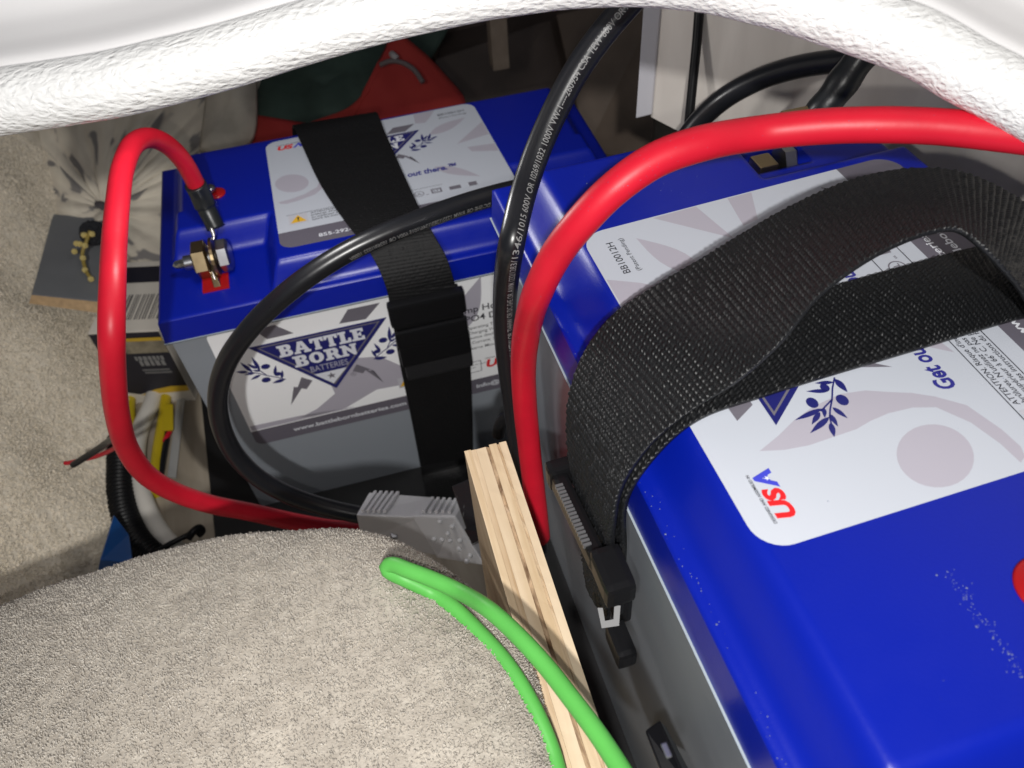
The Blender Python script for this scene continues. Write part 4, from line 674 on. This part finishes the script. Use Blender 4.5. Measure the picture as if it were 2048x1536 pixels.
# ---------------------------------------------------------------- padded white edge of the hatch and the panel above it
HATCH = {'center': [(-9.4,-135.9,436.9),(14.0,-140.6,439.7),(34.2,-144.8,442.3),(53.8,-149.8,444.2),(72.6,-154.4,446.2),(91.4,-158.2,449.1),(108.5,-161.4,452.0),(127.3,-164.2,455.6),(144.4,-167.2,458.8),(160.0,-169.3,461.0),(175.2,-171.9,462.8),(187.3,-174.4,464.2),(199.3,-176.2,464.8),(209.6,-178.9,465.7),(220.3,-181.1,465.6),(230.5,-184.7,465.7),(240.8,-187.9,464.8),(252.0,-193.0,463.7),(262.7,-199.1,461.7),(273.0,-205.4,459.5),(281.7,-211.3,457.2),(291.5,-218.1,454.5),(300.1,-224.5,451.9),(306.8,-229.5,448.8),(311.9,-235.1,446.1),(318.3,-241.2,443.4),(328.1,-250.3,438.6),(339.1,-260.7,433.0),(353.4,-273.6,425.8)],
 'r': [10.18, 10.1, 10.03, 9.95, 9.87, 9.79, 9.72, 9.64, 9.36, 9.12, 8.89, 8.7, 8.54, 8.37, 8.23, 8.33, 8.47, 8.59, 8.71, 8.83, 8.92, 9.04, 9.13, 9.13, 9.09, 9.06, 9.02, 8.98, 8.94],
 'panel': [[(-12.5,-125.0,437.7),(11.4,-129.8,440.5),(32.2,-134.2,443.2),(52.3,-139.2,445.0),(71.3,-143.9,447.1),(90.3,-147.7,449.9),(107.6,-151.0,452.8),(126.7,-153.9,456.4),(144.4,-157.0,459.6),(160.5,-159.3,461.8),(176.2,-162.0,463.5),(188.8,-164.6,464.9),(201.2,-166.6,465.4),(212.0,-169.4,466.3),(223.2,-171.8,466.2),(234.0,-175.5,466.3),(245.0,-178.8,465.4),(256.9,-184.2,464.2),(268.2,-190.5,462.1),(279.0,-196.9,459.8),(288.1,-203.1,457.5),(298.3,-210.0,454.7),(307.5,-216.7,451.9),(314.7,-222.1,448.6),(319.9,-227.8,445.9),(326.5,-234.0,443.1),(336.6,-243.4,438.1),(348.0,-254.1,432.3),(362.6,-267.3,424.8)],
  [(-10.4,-125.9,442.0),(13.2,-130.7,444.7),(33.8,-135.0,447.3),(53.7,-140.1,449.2),(72.3,-144.8,451.2),(90.8,-148.6,453.9),(107.9,-151.8,456.8),(126.6,-154.7,460.3),(144.1,-157.9,463.4),(160.1,-160.2,465.5),(175.7,-163.0,467.2),(188.2,-165.7,468.5),(200.5,-167.7,469.0),(211.3,-170.5,469.8),(222.6,-173.0,469.7),(233.4,-176.7,469.8),(244.4,-180.0,468.9),(256.5,-185.4,467.8),(267.8,-191.7,465.7),(278.6,-198.0,463.5),(287.7,-204.1,461.2),(297.8,-211.0,458.4),(307.1,-217.7,455.6),(314.4,-223.2,452.2),(319.5,-228.8,449.6),(325.9,-234.9,446.8),(335.9,-244.3,441.9),(347.1,-254.8,436.1),(361.5,-267.9,428.8)],
  [(-16.0,-108.6,442.0),(8.5,-113.5,444.7),(30.1,-118.0,447.4),(51.0,-123.3,449.2),(70.0,-128.0,451.2),(88.9,-131.9,453.9),(106.4,-135.2,456.8),(125.8,-138.2,460.4),(144.1,-141.5,463.5),(161.1,-144.1,465.6),(177.5,-147.1,467.3),(190.7,-149.9,468.5),(203.8,-152.1,469.0),(215.2,-155.2,469.7),(227.4,-158.0,469.5),(239.2,-161.8,469.6),(251.2,-165.3,468.8),(264.3,-171.0,467.5),(276.6,-177.7,465.3),(288.1,-184.4,462.9),(297.9,-190.8,460.5),(308.7,-197.9,457.6),(318.8,-205.1,454.6),(327.0,-211.2,450.8),(332.2,-217.0,448.1),(339.0,-223.3,445.2),(349.5,-233.2,439.9),(361.3,-244.2,433.8),(376.3,-257.8,426.1)],
  [(-18.9,-94.8,445.3),(6.0,-99.8,448.1),(28.2,-104.4,450.8),(49.8,-109.8,452.6),(68.8,-114.7,454.5),(87.8,-118.5,457.2),(105.3,-121.9,460.1),(125.1,-125.0,463.7),(144.0,-128.6,466.6),(161.5,-131.4,468.7),(178.6,-134.6,470.3),(192.4,-137.6,471.5),(206.0,-140.0,471.8),(217.9,-143.3,472.5),(230.9,-146.3,472.2),(243.6,-150.3,472.3),(256.4,-153.9,471.5),(270.5,-159.9,470.2),(283.7,-166.9,467.9),(295.8,-173.8,465.4),(306.2,-180.4,462.9),(317.4,-187.7,460.0),(328.3,-195.3,456.8),(337.3,-202.0,452.6),(342.6,-207.9,449.8),(349.5,-214.3,446.8),(360.4,-224.6,441.3),(372.5,-235.9,435.0),(387.9,-249.8,427.1)],
  [(-15.0,-74.6,470.1),(9.4,-79.7,472.6),(32.0,-84.6,475.1),(53.9,-90.2,476.9),(71.2,-95.0,478.5),(88.3,-98.9,480.8),(104.5,-102.4,483.4),(123.4,-105.6,486.7),(142.4,-109.9,489.1),(160.7,-113.3,490.7),(178.2,-117.2,491.8),(192.7,-120.8,492.7),(206.7,-123.6,492.7),(219.5,-127.5,493.0),(234.2,-131.2,492.5),(248.5,-135.3,492.8),(263.2,-139.2,492.1),(279.4,-145.7,490.7),(294.4,-153.1,488.3),(307.6,-160.2,485.9),(318.8,-167.0,483.4),(330.7,-174.3,480.5),(343.0,-182.5,477.0),(354.1,-190.7,471.9),(358.9,-196.4,469.2),(365.5,-202.7,466.3),(376.7,-213.3,460.5),(388.5,-224.5,454.3),(403.5,-238.2,446.5)],
  [(-7.4,-41.9,512.8),(15.9,-47.3,515.0),(39.1,-52.6,517.3),(61.3,-58.6,518.7),(75.7,-63.3,519.9),(89.5,-67.2,521.7),(103.3,-70.9,523.6),(120.6,-74.4,526.4),(139.7,-79.8,527.8),(159.1,-84.4,528.7),(177.3,-89.3,529.0),(192.9,-93.8,529.2),(207.7,-97.4,528.7),(221.7,-102.2,528.5),(239.0,-107.1,527.4),(256.3,-111.5,528.0),(274.0,-115.8,527.5),(293.8,-123.1,526.0),(311.8,-131.3,523.5),(326.5,-138.6,521.1),(339.2,-145.7,518.6),(351.9,-153.0,516.0),(366.9,-162.4,511.9),(381.4,-173.0,505.3),(385.4,-178.3,502.8),(391.3,-184.4,500.0),(402.9,-195.5,493.9),(414.1,-206.4,487.8),(428.3,-219.7,480.2)]]}
hb = empty('padded_hatch_edge', tuple(np.mean(HATCH['center'], 0)), 'white embossed vinyl padding along the arched hatch edge across the top', 'padded edge')
HT = Tube(HATCH['center'], 1, 2.0)
npt = len(HT.P); rad = np.interp(np.linspace(0, 1, npt), np.linspace(0, 1, len(HATCH['r'])), HATCH['r'])
HT.mesh('padding', VINYL, hb, n=40, prof=lambda s: float(np.interp(s, HT.s, rad)))
wp = empty('hatch_panel', tuple(np.mean(HATCH['panel'][2], 0)), 'smooth glossy white cabinet panel above the padded hatch edge', 'panel')
PG = np.array(HATCH['panel']); PG = np.stack([crom(PG[k], 90)[0] for k in range(len(PG))], 0); PG = np.stack([crom(PG[:, k], 40)[0] for k in range(90)], 1)
i = np.arange(39)[:, None]*90; j = np.arange(89)[None]
o = npmesh('panel_face', PG.reshape(-1, 3), np.stack([i+j, i+90+j, i+90+j+1, i+j+1], -1).reshape(-1, 4), WHITEPANEL, wp, True)
so = o.modifiers.new('thickness', 'SOLIDIFY'); so.thickness = .006; so.offset = 0
spk = [PG[int(rng.integers(2, 25)), int(rng.integers(8, 82))] for _ in range(40)]; toC = lambda p: (CAMP-p)/np.linalg.norm(CAMP-p)
V, F = [], []
for p in spk:
    p = p+toC(p)*3.2; r = random.uniform(.12, .3); k = len(V); V += [tuple(p+np.array(d)*r) for d in ((1, 0, 0), (0, 1, 0), (-1, 0, 0), (0, -1, 0), (0, 0, 1), (0, 0, -1))]
    F += [(k+a, k+b, k+c) for a, b, c in ((0, 1, 4), (1, 2, 4), (2, 3, 4), (3, 0, 4), (1, 0, 5), (2, 1, 5), (3, 2, 5), (0, 3, 5))]
mesh('dirt_speck', V, F, mat('brown_dirt', (.22, .16, .11), .8), wp)['kind'] = 'stuff'

# ---------------------------------------------------------------- things stowed behind, on the left
gb = empty('shelf_board', (-122.4, 244.7, 107.9), 'grey painted board with a raw tan front edge lying on the far carpet', 'board')
bmo('top_panel', hexa([(-151.2, 193.5, 109.3), (-86.6, 170.3, 98.2), (-86.3, 301.9, 83.7), (-151.8, 329.4, 95.6), (-145.4, 194.8, 116.8), (-83.0, 174.2, 107.5), (-82.9, 312.3, 93.2), (-149.0, 334.7, 100.7)], .6), mat('grey_board_paint', (.20, .21, .225), .5, vary=.06, vscale=30), gb)
bmo('raw_edge', hexa([(-150.1, 190.6, 111.0), (-85.0, 166.9, 99.6), (-86.7, 172.5, 96.1), (-151.5, 196.2, 107.5), (-145.2, 192.6, 117.6), (-81.8, 171.4, 108.0), (-83.6, 176.8, 104.3), (-147.1, 198.0, 113.9)]), mat('raw_fibreboard', (.50, .34, .19), .7, vary=.15, vscale=200), gb)

def fan(name, centre, rim, bulge, mat_, parent, dimple=0.0, pleat=0.0, npl=9, rings=26, na=150, seed=1, lumps=0.0):
    C_ = np.array(centre); R_, _ = crom(np.array(list(rim)+[rim[0]]), na+1); R_ = R_[:-1]; rg = np.random.default_rng(seed)
    ph = rg.random(6)*6.28; th = np.arange(na)/na*2*np.pi; V = [C_+toC(C_)*(bulge-dimple)]; UV = [(0, 0)]
    for k in range(1, rings+1):
        t = k/rings; pl = pleat*t*(1-t)*4*(np.sin(npl*th+ph[0])+.6*np.sin((npl*2+3)*th+ph[1]+t*2)+.5*np.sin((npl+4)*th+ph[2]))
        for q in range(na):
            p = C_+(R_[q]-C_)*t; V.append(p+toC(p)*lumps*(math.sin(p[0]*.045+ph[0])*math.sin(p[2]*.06+ph[1])+.6*math.sin(p[0]*.11+p[2]*.07+ph[2]))+toC(p)*(bulge*(1-t**2.4)-dimple*math.exp(-(t/.12)**2)+pl[q])); UV.append((q/na, t))
    F = [[0, 1+q, 1+(q+1) % na] for q in range(na)]; Q = []
    for k in range(rings-1):
        for q in range(na): Q += [[1+k*na+q, 1+(k+1)*na+q, 1+(k+1)*na+(q+1) % na], [1+k*na+q, 1+(k+1)*na+(q+1) % na, 1+k*na+(q+1) % na]]
    o = npmesh(name, np.array(V), np.array(F+Q), mat_, parent, True, uv=UV)
    s_ = o.modifiers.new('thickness', 'SOLIDIFY'); s_.thickness = .004; s_.offset = 0; return o
def pillow_mat():
    m = mat('leaf_print_cloth', (.35, .31, .255), .85, bump=.3, bscale=700); nt = m.node_tree; b = nt.nodes['Principled BSDF']; uv = nd(nt, 'ShaderNodeTexCoord')
    mp = nd(nt, 'ShaderNodeMapping'); mp.inputs['Scale'].default_value = (22, 4.2, 1); nt.links.new(uv.outputs['UV'], mp.inputs['Vector'])
    no = nd(nt, 'ShaderNodeTexNoise'); no.inputs['Scale'].default_value = 1.0; no.inputs['Detail'].default_value = 2.2; no.inputs['Distortion'].default_value = .5; nt.links.new(mp.outputs['Vector'], no.inputs['Vector'])
    r = nd(nt, 'ShaderNodeValToRGB'); e = r.color_ramp.elements; e[0].position = .36; e[0].color = (.24, .225, .215, 1); e[1].position = .42; e[1].color = (.68, .61, .50, 1)
    n = e.new(.66); n.color = (.80, .73, .60, 1)
    nt.links.new(no.outputs['Fac'], r.inputs['Fac']); nt.links.new(r.outputs['Color'], b.inputs['Base Color']); return m
pl_ = empty('patterned_cushion', (-99.4, 314.0, 105.1), 'beige cushion with grey leaf print gathered at a dark button in the back left', 'cushion')
fan('cover', (-115.1, 370.9, 71.4), [(-181.2, 470.4, 131.9), (-149.3, 550.2, 153.0), (-39.6, 585.5, 163.0), (61.0, 567.2, 165.2), (67.0, 474.8, 126.8), (32.0, 410.8, 92.0), (8.5, 362.3, 72.7), (-17.7, 288.5, 44.4), (-61.0, 253.4, 46.5), (-94.0, 277.5, 61.3), (-138.3, 318.0, 74.9), (-159.7, 341.7, 84.9), (-175.5, 382.8, 97.5)], 46, pillow_mat(), pl_, 12, 1.6, 11)
bmo('button', lathe([(0, 7), (2, 9), (5, 8), (6.5, 4)], 20), mat('dark_button_cloth', (.07, .06, .065), .8), pl_, True, frame(tuple(np.array((-109.5, 342.3, 90.3))), tuple(toC(np.array((-106.5, 338.2, 91.3)))), (0, 0, 1)))
fan('fold', (31.4, 398.4, 134.5), [(-1.1, 370.3, 117.9), (19.1, 421.6, 152.3), (47.8, 471.7, 187.2), (72.7, 465.0, 185.9), (64.9, 414.1, 147.3), (47.4, 370.4, 116.0), (21.2, 363.8, 113.5)], 18, mat('plain_cloth', (.52, .475, .40), .85, vary=.25, vscale=25), pl_, 0, 0, 5, 12, 60, 2, 5)

ts = empty('beaded_tassel', (-99.4, 248.4, 121.8), 'black pompom with a string of shiny gold beads hanging on the cushion', 'tassel')
bm = bmesh.new(); bmesh.ops.create_icosphere(bm, subdivisions=4, radius=10.5)
for v in bm.verts: v.co *= 1+random.uniform(-.09, .13)
bmo('pompom', bm, mat('black_fuzz', (.015, .016, .02), .9), ts, False, Matrix.Translation(Vector((-96.3, 254.9, 124.0))))
GOLD = mat('gold_sequin', (.85, .68, .26), .28, .35)
bpts = [(-99.3, 241.1, 132.9), (-92.3, 239.9, 133.1), (-107.3, 237.5, 128.3), (-99.9, 232.5, 128.0), (-111.3, 234.7, 122.6), (-104.1, 225.1, 120.9), (-104.1, 215.4, 115.2), (-100.2, 206.6, 111.0), (-104.5, 236.4, 127.9)]
base_me = None
for p in bpts:
    if base_me is None:
        bm = bmesh.new(); bmesh.ops.create_icosphere(bm, subdivisions=1, radius=3.0); base_o = bmo('bead', bm, GOLD, ts, False, Matrix.Translation(Vector(p))); p0 = Vector(p); base_me = base_o
    else:
        c_ = base_me.copy(); COL.objects.link(c_); c_.parent = ts; c_.matrix_parent_inverse = base_me.matrix_parent_inverse.copy(); c_.location = (Vector(p)-p0)*S; c_.rotation_euler = (0, 0, 0)
Tube([(-94.0, 244.1, 133.7), (-99.1, 235.9, 128.5), (-103.7, 229.6, 123.5), (-104.5, 222.2, 118.3), (-102.9, 213.3, 113.7), (-99.9, 206.6, 109.8)], 1.6, 1).mesh('cord', mat('gold_cord', (.30, .22, .05), .4), ts)

B0, B1 = np.array((-107.7, 158.9, 0.0)), np.array((-42.7, 142.2, 0.0)); dx = B1-B0; bw = np.linalg.norm(dx); dx /= bw; dy = np.array([-dx[1], dx[0], 0]); bh, bd_ = 92.0, 92.0
bxm = Matrix([[dx[0], dy[0], 0, B0[0]], [dx[1], dy[1], 0, B0[1]], [0, 0, 1, B0[2]], [0, 0, 0, 1]])
pb_ = empty('product_box', tuple(B0+dx*bw/2+dy*bd_/2), 'white carton with black and yellow front and a barcode on top beside the far battery', 'box')
bmo('carton', box(0, bw-6, 0, bd_, 0, bh, .6), mat('white_card', (.74, .69, .61), .6, vary=.04, vscale=30), pb_, False, bxm)
def onfront(pts, h=.5): return [tuple(bxm @ Vector((u, -h, v))) for u, v in pts]
def ontop(pts, h=.5): return [tuple(bxm @ Vector((u, v, bh+h))) for u, v in pts]
PBK = mat('box_black_print', (.016, .016, .028), .5)
def sheet(name, pts, m_): mesh(name, pts, [tuple(range(len(pts)))], m_, pb_)
sheet('front_print', onfront([(0.2, 16), (14, 12), (30, 17), (46, 21), (bw-6.2, 21), (bw-6.2, bh-1), (0.2, bh-1)]), PBK)
YEL = mat('box_yellow', (.62, .40, .035), .5)
sheet('yellow_swoosh', onfront([(14, 11), (30, 12.6), (50, 14), (bw-6.4, 15), (bw-6.4, 22), (46, 22), (30, 18.4)], .8), YEL)
sheet('photo_patch', onfront([(24, 66), (bw-6.5, 66), (bw-6.5, 83), (17, 83)], .8), mat('box_photo', (.24, .21, .15), .5, vary=.5, vscale=90))
sheet('yellow_stripe', onfront([(19, 81), (bw-6.5, 81), (bw-6.5, 85), (17, 85)], 1.1), YEL)
sheet('top_print', ontop([(2, 62), (bw-14, 62), (bw-14, 84), (2, 84)]), PBK)
V, F = [], []
x_ = 12.0
while x_ < bw-12:
    wd_ = random.choice((.8, 1.2, 2.0)); k = len(V); V += ontop([(x_, 14), (x_+wd_, 14), (x_+wd_, 46), (x_, 46)]); F.append((k, k+1, k+2, k+3)); x_ += wd_+random.choice((.9, 1.4, 2.2))
mesh('barcode', V, F, mat('barcode_ink', (.13, .12, .12), .6), pb_)
V, F = [], []
for r_, (u0, v0, hh) in enumerate(((28, 57, 5), (30, 50, 6.5), (29, 43.5, 2), (30, 40, 2))):
    u = u0
    while u < bw-14:
        wd_ = random.uniform(.5, .9)*hh*.8; k = len(V); V += onfront([(u, v0), (u+wd_, v0), (u+wd_, v0+hh), (u, v0+hh)], .8); F.append((k, k+1, k+2, k+3)); u += wd_+hh*.22
mesh('pale_print', V, F, mat('box_pale_print', (.26, .26, .26), .6), pb_)

wh = empty('white_hose', (-93.9, 90.7, 9.0), 'white hose on the wood floor held by a black cable tie', 'hose')
Tube([(-81.6, 159.3, 9.0), (-86.5, 138.8, 9.0), (-93.1, 119.5, 9.0), (-96.5, 91.5, 9.0), (-94.2, 60.4, 9.0), (-86.3, 26.7, 9.0), (-74.6, -2.0, 9.0), (-62.7, -20.8, 9.0), (-48.1, -35.3, 9.0)], 7.4).mesh('tube', mat('white_hose_rubber', (.70, .67, .61), .5), wh)
zt = empty('cable_tie', (-59.6, -22.3, 20.0), 'black cable tie knotted round the white hose and ribbed conduit', 'cable tie')
Tube([(-85.1, -31.7, 22.0), (-73.2, -29.3, 24.0), (-62.0, -25.4, 24.0), (-50.5, -20.3, 22.0), (-43.4, -16.5, 20.0)], 2.2, 1).mesh('band', BLKP, zt)
Tube([(-48.9, -23.5, 22.0), (-45.2, -20.3, 24.0), (-40.4, -15.8, 22.0), (-39.4, -16.4, 18.0), (-43.2, -17.8, 16.0)], 3.0, 1).mesh('knot', BLKP, zt)
lm_ = empty('ribbed_conduit', (-105.3, 38.1, 12.0), 'black corrugated conduit curving down the carpet edge at the left', 'conduit')
LM = Tube([(-110.4, 103.3, 14.0), (-108.2, 74.6, 14.0), (-106.5, 47.4, 14.0), (-101.7, 20.6, 14.0), (-92.5, -4.6, 15.0), (-80.1, -24.3, 16.0), (-64.7, -38.9, 16.0)], 10.5, .45)
LM.mesh('conduit', BLKP, lm_, prof=lambda s: 10.2+.9*math.sin(s*2*math.pi/4.2))
YC = mat('yellow_cable_plastic', (.56, .42, .012), .4)
tag(Tube([(-73.5, 153.0, 6.0), (-75.0, 128.4, 6.0), (-77.7, 105.3, 6.0), (-80.0, 83.0, 6.0), (-80.9, 63.9, 6.0), (-82.4, 41.1, 5.0)], 5.0).mesh('yellow_cable', YC), 'yellow cable lying between the white hose and the yellow plug', 'cable')
tag(Tube([(-105.5, 163.2, 6.0), (-105.0, 137.9, 6.0), (-102.7, 113.1, 6.0), (-98.9, 92.5, 5.0)], 4.2).mesh('yellow_cable', YC), 'short yellow cable left of the white hose under the carton', 'cable')
tag(Tube([(-95.5, 39.9, 5.0), (-89.2, 17.7, 5.0), (-84.0, 2.4, 5.0), (-80.6, -9.2, 5.0)], 4.2).mesh('yellow_cable', YC), 'yellow cable end between the ribbed conduit and the white hose', 'cable')
yp = empty('yellow_plug', (-69.5, 114.6, 6.0), 'yellow plug with red and black leads on the floor below the carton', 'plug')
bmo('plug_body', hexa([(-78.0, 111.0, 2.0), (-67.8, 109.0, 2.0), (-68.5, 141.0, 2.0), (-76.6, 143.6, 2.0), (-73.9, 103.1, 13.0), (-63.9, 101.2, 13.0), (-64.5, 132.6, 13.0), (-72.5, 135.2, 13.0)], 1), YC, yp)
Tube([(-70.9, 107.1, 7.0), (-72.9, 91.4, 7.0), (-75.2, 72.4, 7.0), (-77.8, 54.8, 6.0)], 2.6, 1).mesh('black_lead', BLKC, yp)
Tube([(-69.1, 106.5, 7.0), (-71.7, 98.9, 8.0), (-74.2, 94.1, 7.0)], 2.2, 1).mesh('red_lead', REDC, yp)
tag(bmo('grey_strip', hexa([(-73.0, 59.7, 1.0), (-65.8, 55.8, 1.0), (-57.9, 146.1, 1.0), (-65.2, 148.4, 1.0), (-71.9, 58.2, 4.0), (-64.7, 54.4, 4.0), (-56.9, 144.4, 4.0), (-64.2, 146.7, 4.0)], .4), mat('grey_white_plastic', (.38, .38, .37), .5)), 'pale grey plastic strip on the floor right of the yellow plug', 'strip')
tw = empty('loose_wires', (-76.4, -13.7, 133.4), 'thin twisted red and black bare-ended wires against the far carpet', 'wires')
Tube([(-37.6, -44.9, 177.4), (-54.4, -29.1, 156.0), (-69.2, -21.0, 141.6), (-81.6, -17.0, 132.3), (-90.3, -15.3, 126.8)], 2.3, 1).mesh('black_wire', BLKC, tw)
Tube([(-43.3, -41.2, 163.6), (-60.2, -25.0, 142.5), (-75.2, -15.2, 129.6), (-88.1, -8.4, 122.5), (-99.0, -3.4, 116.8), (-101.4, -2.2, 116.2)], 1.5, 1).mesh('red_wire', REDC, tw)
Tube([(-92.3, -8.3, 120.5), (-96.6, -8.6, 116.8), (-99.3, -8.4, 115.2)], .8, .6).mesh('bare_strands', TIN, tw)
tag(bmo('blue_wedge', hexa([(-99.7, -57.5, 58.2), (-77.5, -63.2, 50.6), (-92.4, -15.9, 22.0), (-100.8, 3.9, 37.6), (-92.5, -58.5, 71.9), (-72.6, -63.0, 65.0), (-86.8, -19.5, 40.0), (-95.4, -3.7, 48.0)], .8), mat('bright_blue_plastic', (.006, .09, .34), .4)), 'bright blue plastic corner wedged under the ribbed conduit', 'plastic piece')

GREENCL = mat('dark_green_cloth', (.045, .075, .06), .8, vary=.5, vscale=16)
g_ = empty('green_cloth', (126.5, 446.0, 112.6), 'dark green cloth bundle behind the far battery', 'cloth')
fan('bundle', (134.2, 481.4, 104.5), [(16.1, 458.8, 103.9), (33.5, 563.9, 130.8), (126.0, 580.7, 148.6), (242.4, 562.9, 154.0), (294.7, 535.2, 139.5), (255.0, 470.8, 117.0), (205.0, 430.1, 99.6), (150.4, 404.8, 94.7), (73.2, 399.6, 89.8), (38.5, 419.8, 94.3)], 40, GREENCL, g_, 0, 0, 6, 16, 90, 3, 7)
REDCL = mat('red_felt', (.36, .022, .022), .8, col2=(.50, .05, .035), vscale=14, detail=2)
r_ = empty('red_cloth', (184.9, 383.9, 122.8), 'crumpled red felt cloth with a peak behind the far battery', 'cloth')
fan('felt', (143.5, 381.3, 102.5), [(29.4, 380.2, 105.2), (45.2, 410.5, 126.1), (49.4, 402.3, 117.1), (57.8, 394.4, 111.8), (83.2, 388.3, 111.1), (120.9, 388.9, 115.7), (154.0, 391.7, 121.3), (179.2, 403.5, 133.4), (201.2, 422.1, 150.6), (219.9, 445.6, 168.9), (227.9, 436.1, 162.1), (243.2, 416.8, 150.9), (257.9, 391.7, 137.2), (270.8, 360.9, 121.0), (256.8, 339.0, 110.3), (140.3, 329.3, 94.5), (69.1, 340.6, 91.5)], 8, REDCL, r_, 0, 0, 5, 20, 150, 5, 5)
Tube([(193.5, 399.4, 157.6), (205.0, 396.5, 161.2), (216.4, 391.8, 159.2), (225.6, 383.8, 153.9), (231.6, 372.2, 145.0)], 2.6, 1.5).mesh('ribbon', mat('grey_ribbon', (.16, .13, .13), .6), r_)
Tube([(208.0, 405.2, 163.9), (209.2, 399.3, 164.4), (211.4, 396.3, 162.2)], 3.4, 1).mesh('white_toggle', mat('white_toggle', (.45, .42, .42), .5), r_)
nb = empty('dark_bin', (418.0, 387.9, 61.3), 'dark brown storage bin in the shadows behind the far battery', 'bin')
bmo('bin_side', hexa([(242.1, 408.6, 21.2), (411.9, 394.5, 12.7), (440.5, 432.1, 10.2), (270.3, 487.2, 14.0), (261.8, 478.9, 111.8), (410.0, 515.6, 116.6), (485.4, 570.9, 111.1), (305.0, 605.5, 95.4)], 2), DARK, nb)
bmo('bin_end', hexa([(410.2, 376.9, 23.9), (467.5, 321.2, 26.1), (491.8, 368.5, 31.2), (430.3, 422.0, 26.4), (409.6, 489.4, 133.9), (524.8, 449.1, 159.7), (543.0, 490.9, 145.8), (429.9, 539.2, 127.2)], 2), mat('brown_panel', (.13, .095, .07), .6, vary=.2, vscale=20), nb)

# ---------------------------------------------------------------- small black fittings in the gap beside the near battery
fb = empty('fuse_block', rbw((70, 190, 150)), 'small black terminal block with a metal clip low beside the near battery', 'terminal block')
bmo('block', hexa([(191.9, -331.7, 272.2), (192.4, -350.4, 272.5), (196.4, -358.4, 297.1), (195.9, -334.3, 286.1), (179.9, -348.1, 333.8), (180.3, -362.2, 332.0), (186.3, -364.3, 333.5), (185.9, -345.2, 329.5)], .8), BLKP, fb)
bmo('clip', hexa([(176.0, -362.0, 367.5), (176.1, -365.4, 367.9), (178.1, -364.4, 364.4), (178.0, -361.0, 364.1), (173.0, -366.0, 383.0), (173.1, -369.1, 383.4), (175.1, -368.0, 379.4), (175.0, -364.9, 379.1)], .3), mat('clear_clip', (.30, .30, .30), .25), fb)
tag(Tube([(180.4, -156.2, 229.7), (182.7, -155.8, 238.4), (186.4, -157.0, 243.4), (189.1, -160.6, 243.4), (189.2, -164.9, 237.1), (187.9, -168.0, 228.8)], 3.4, 1).mesh('black_clip', BLKP), 'black plastic clip hooked over the far end of the plywood', 'clip')
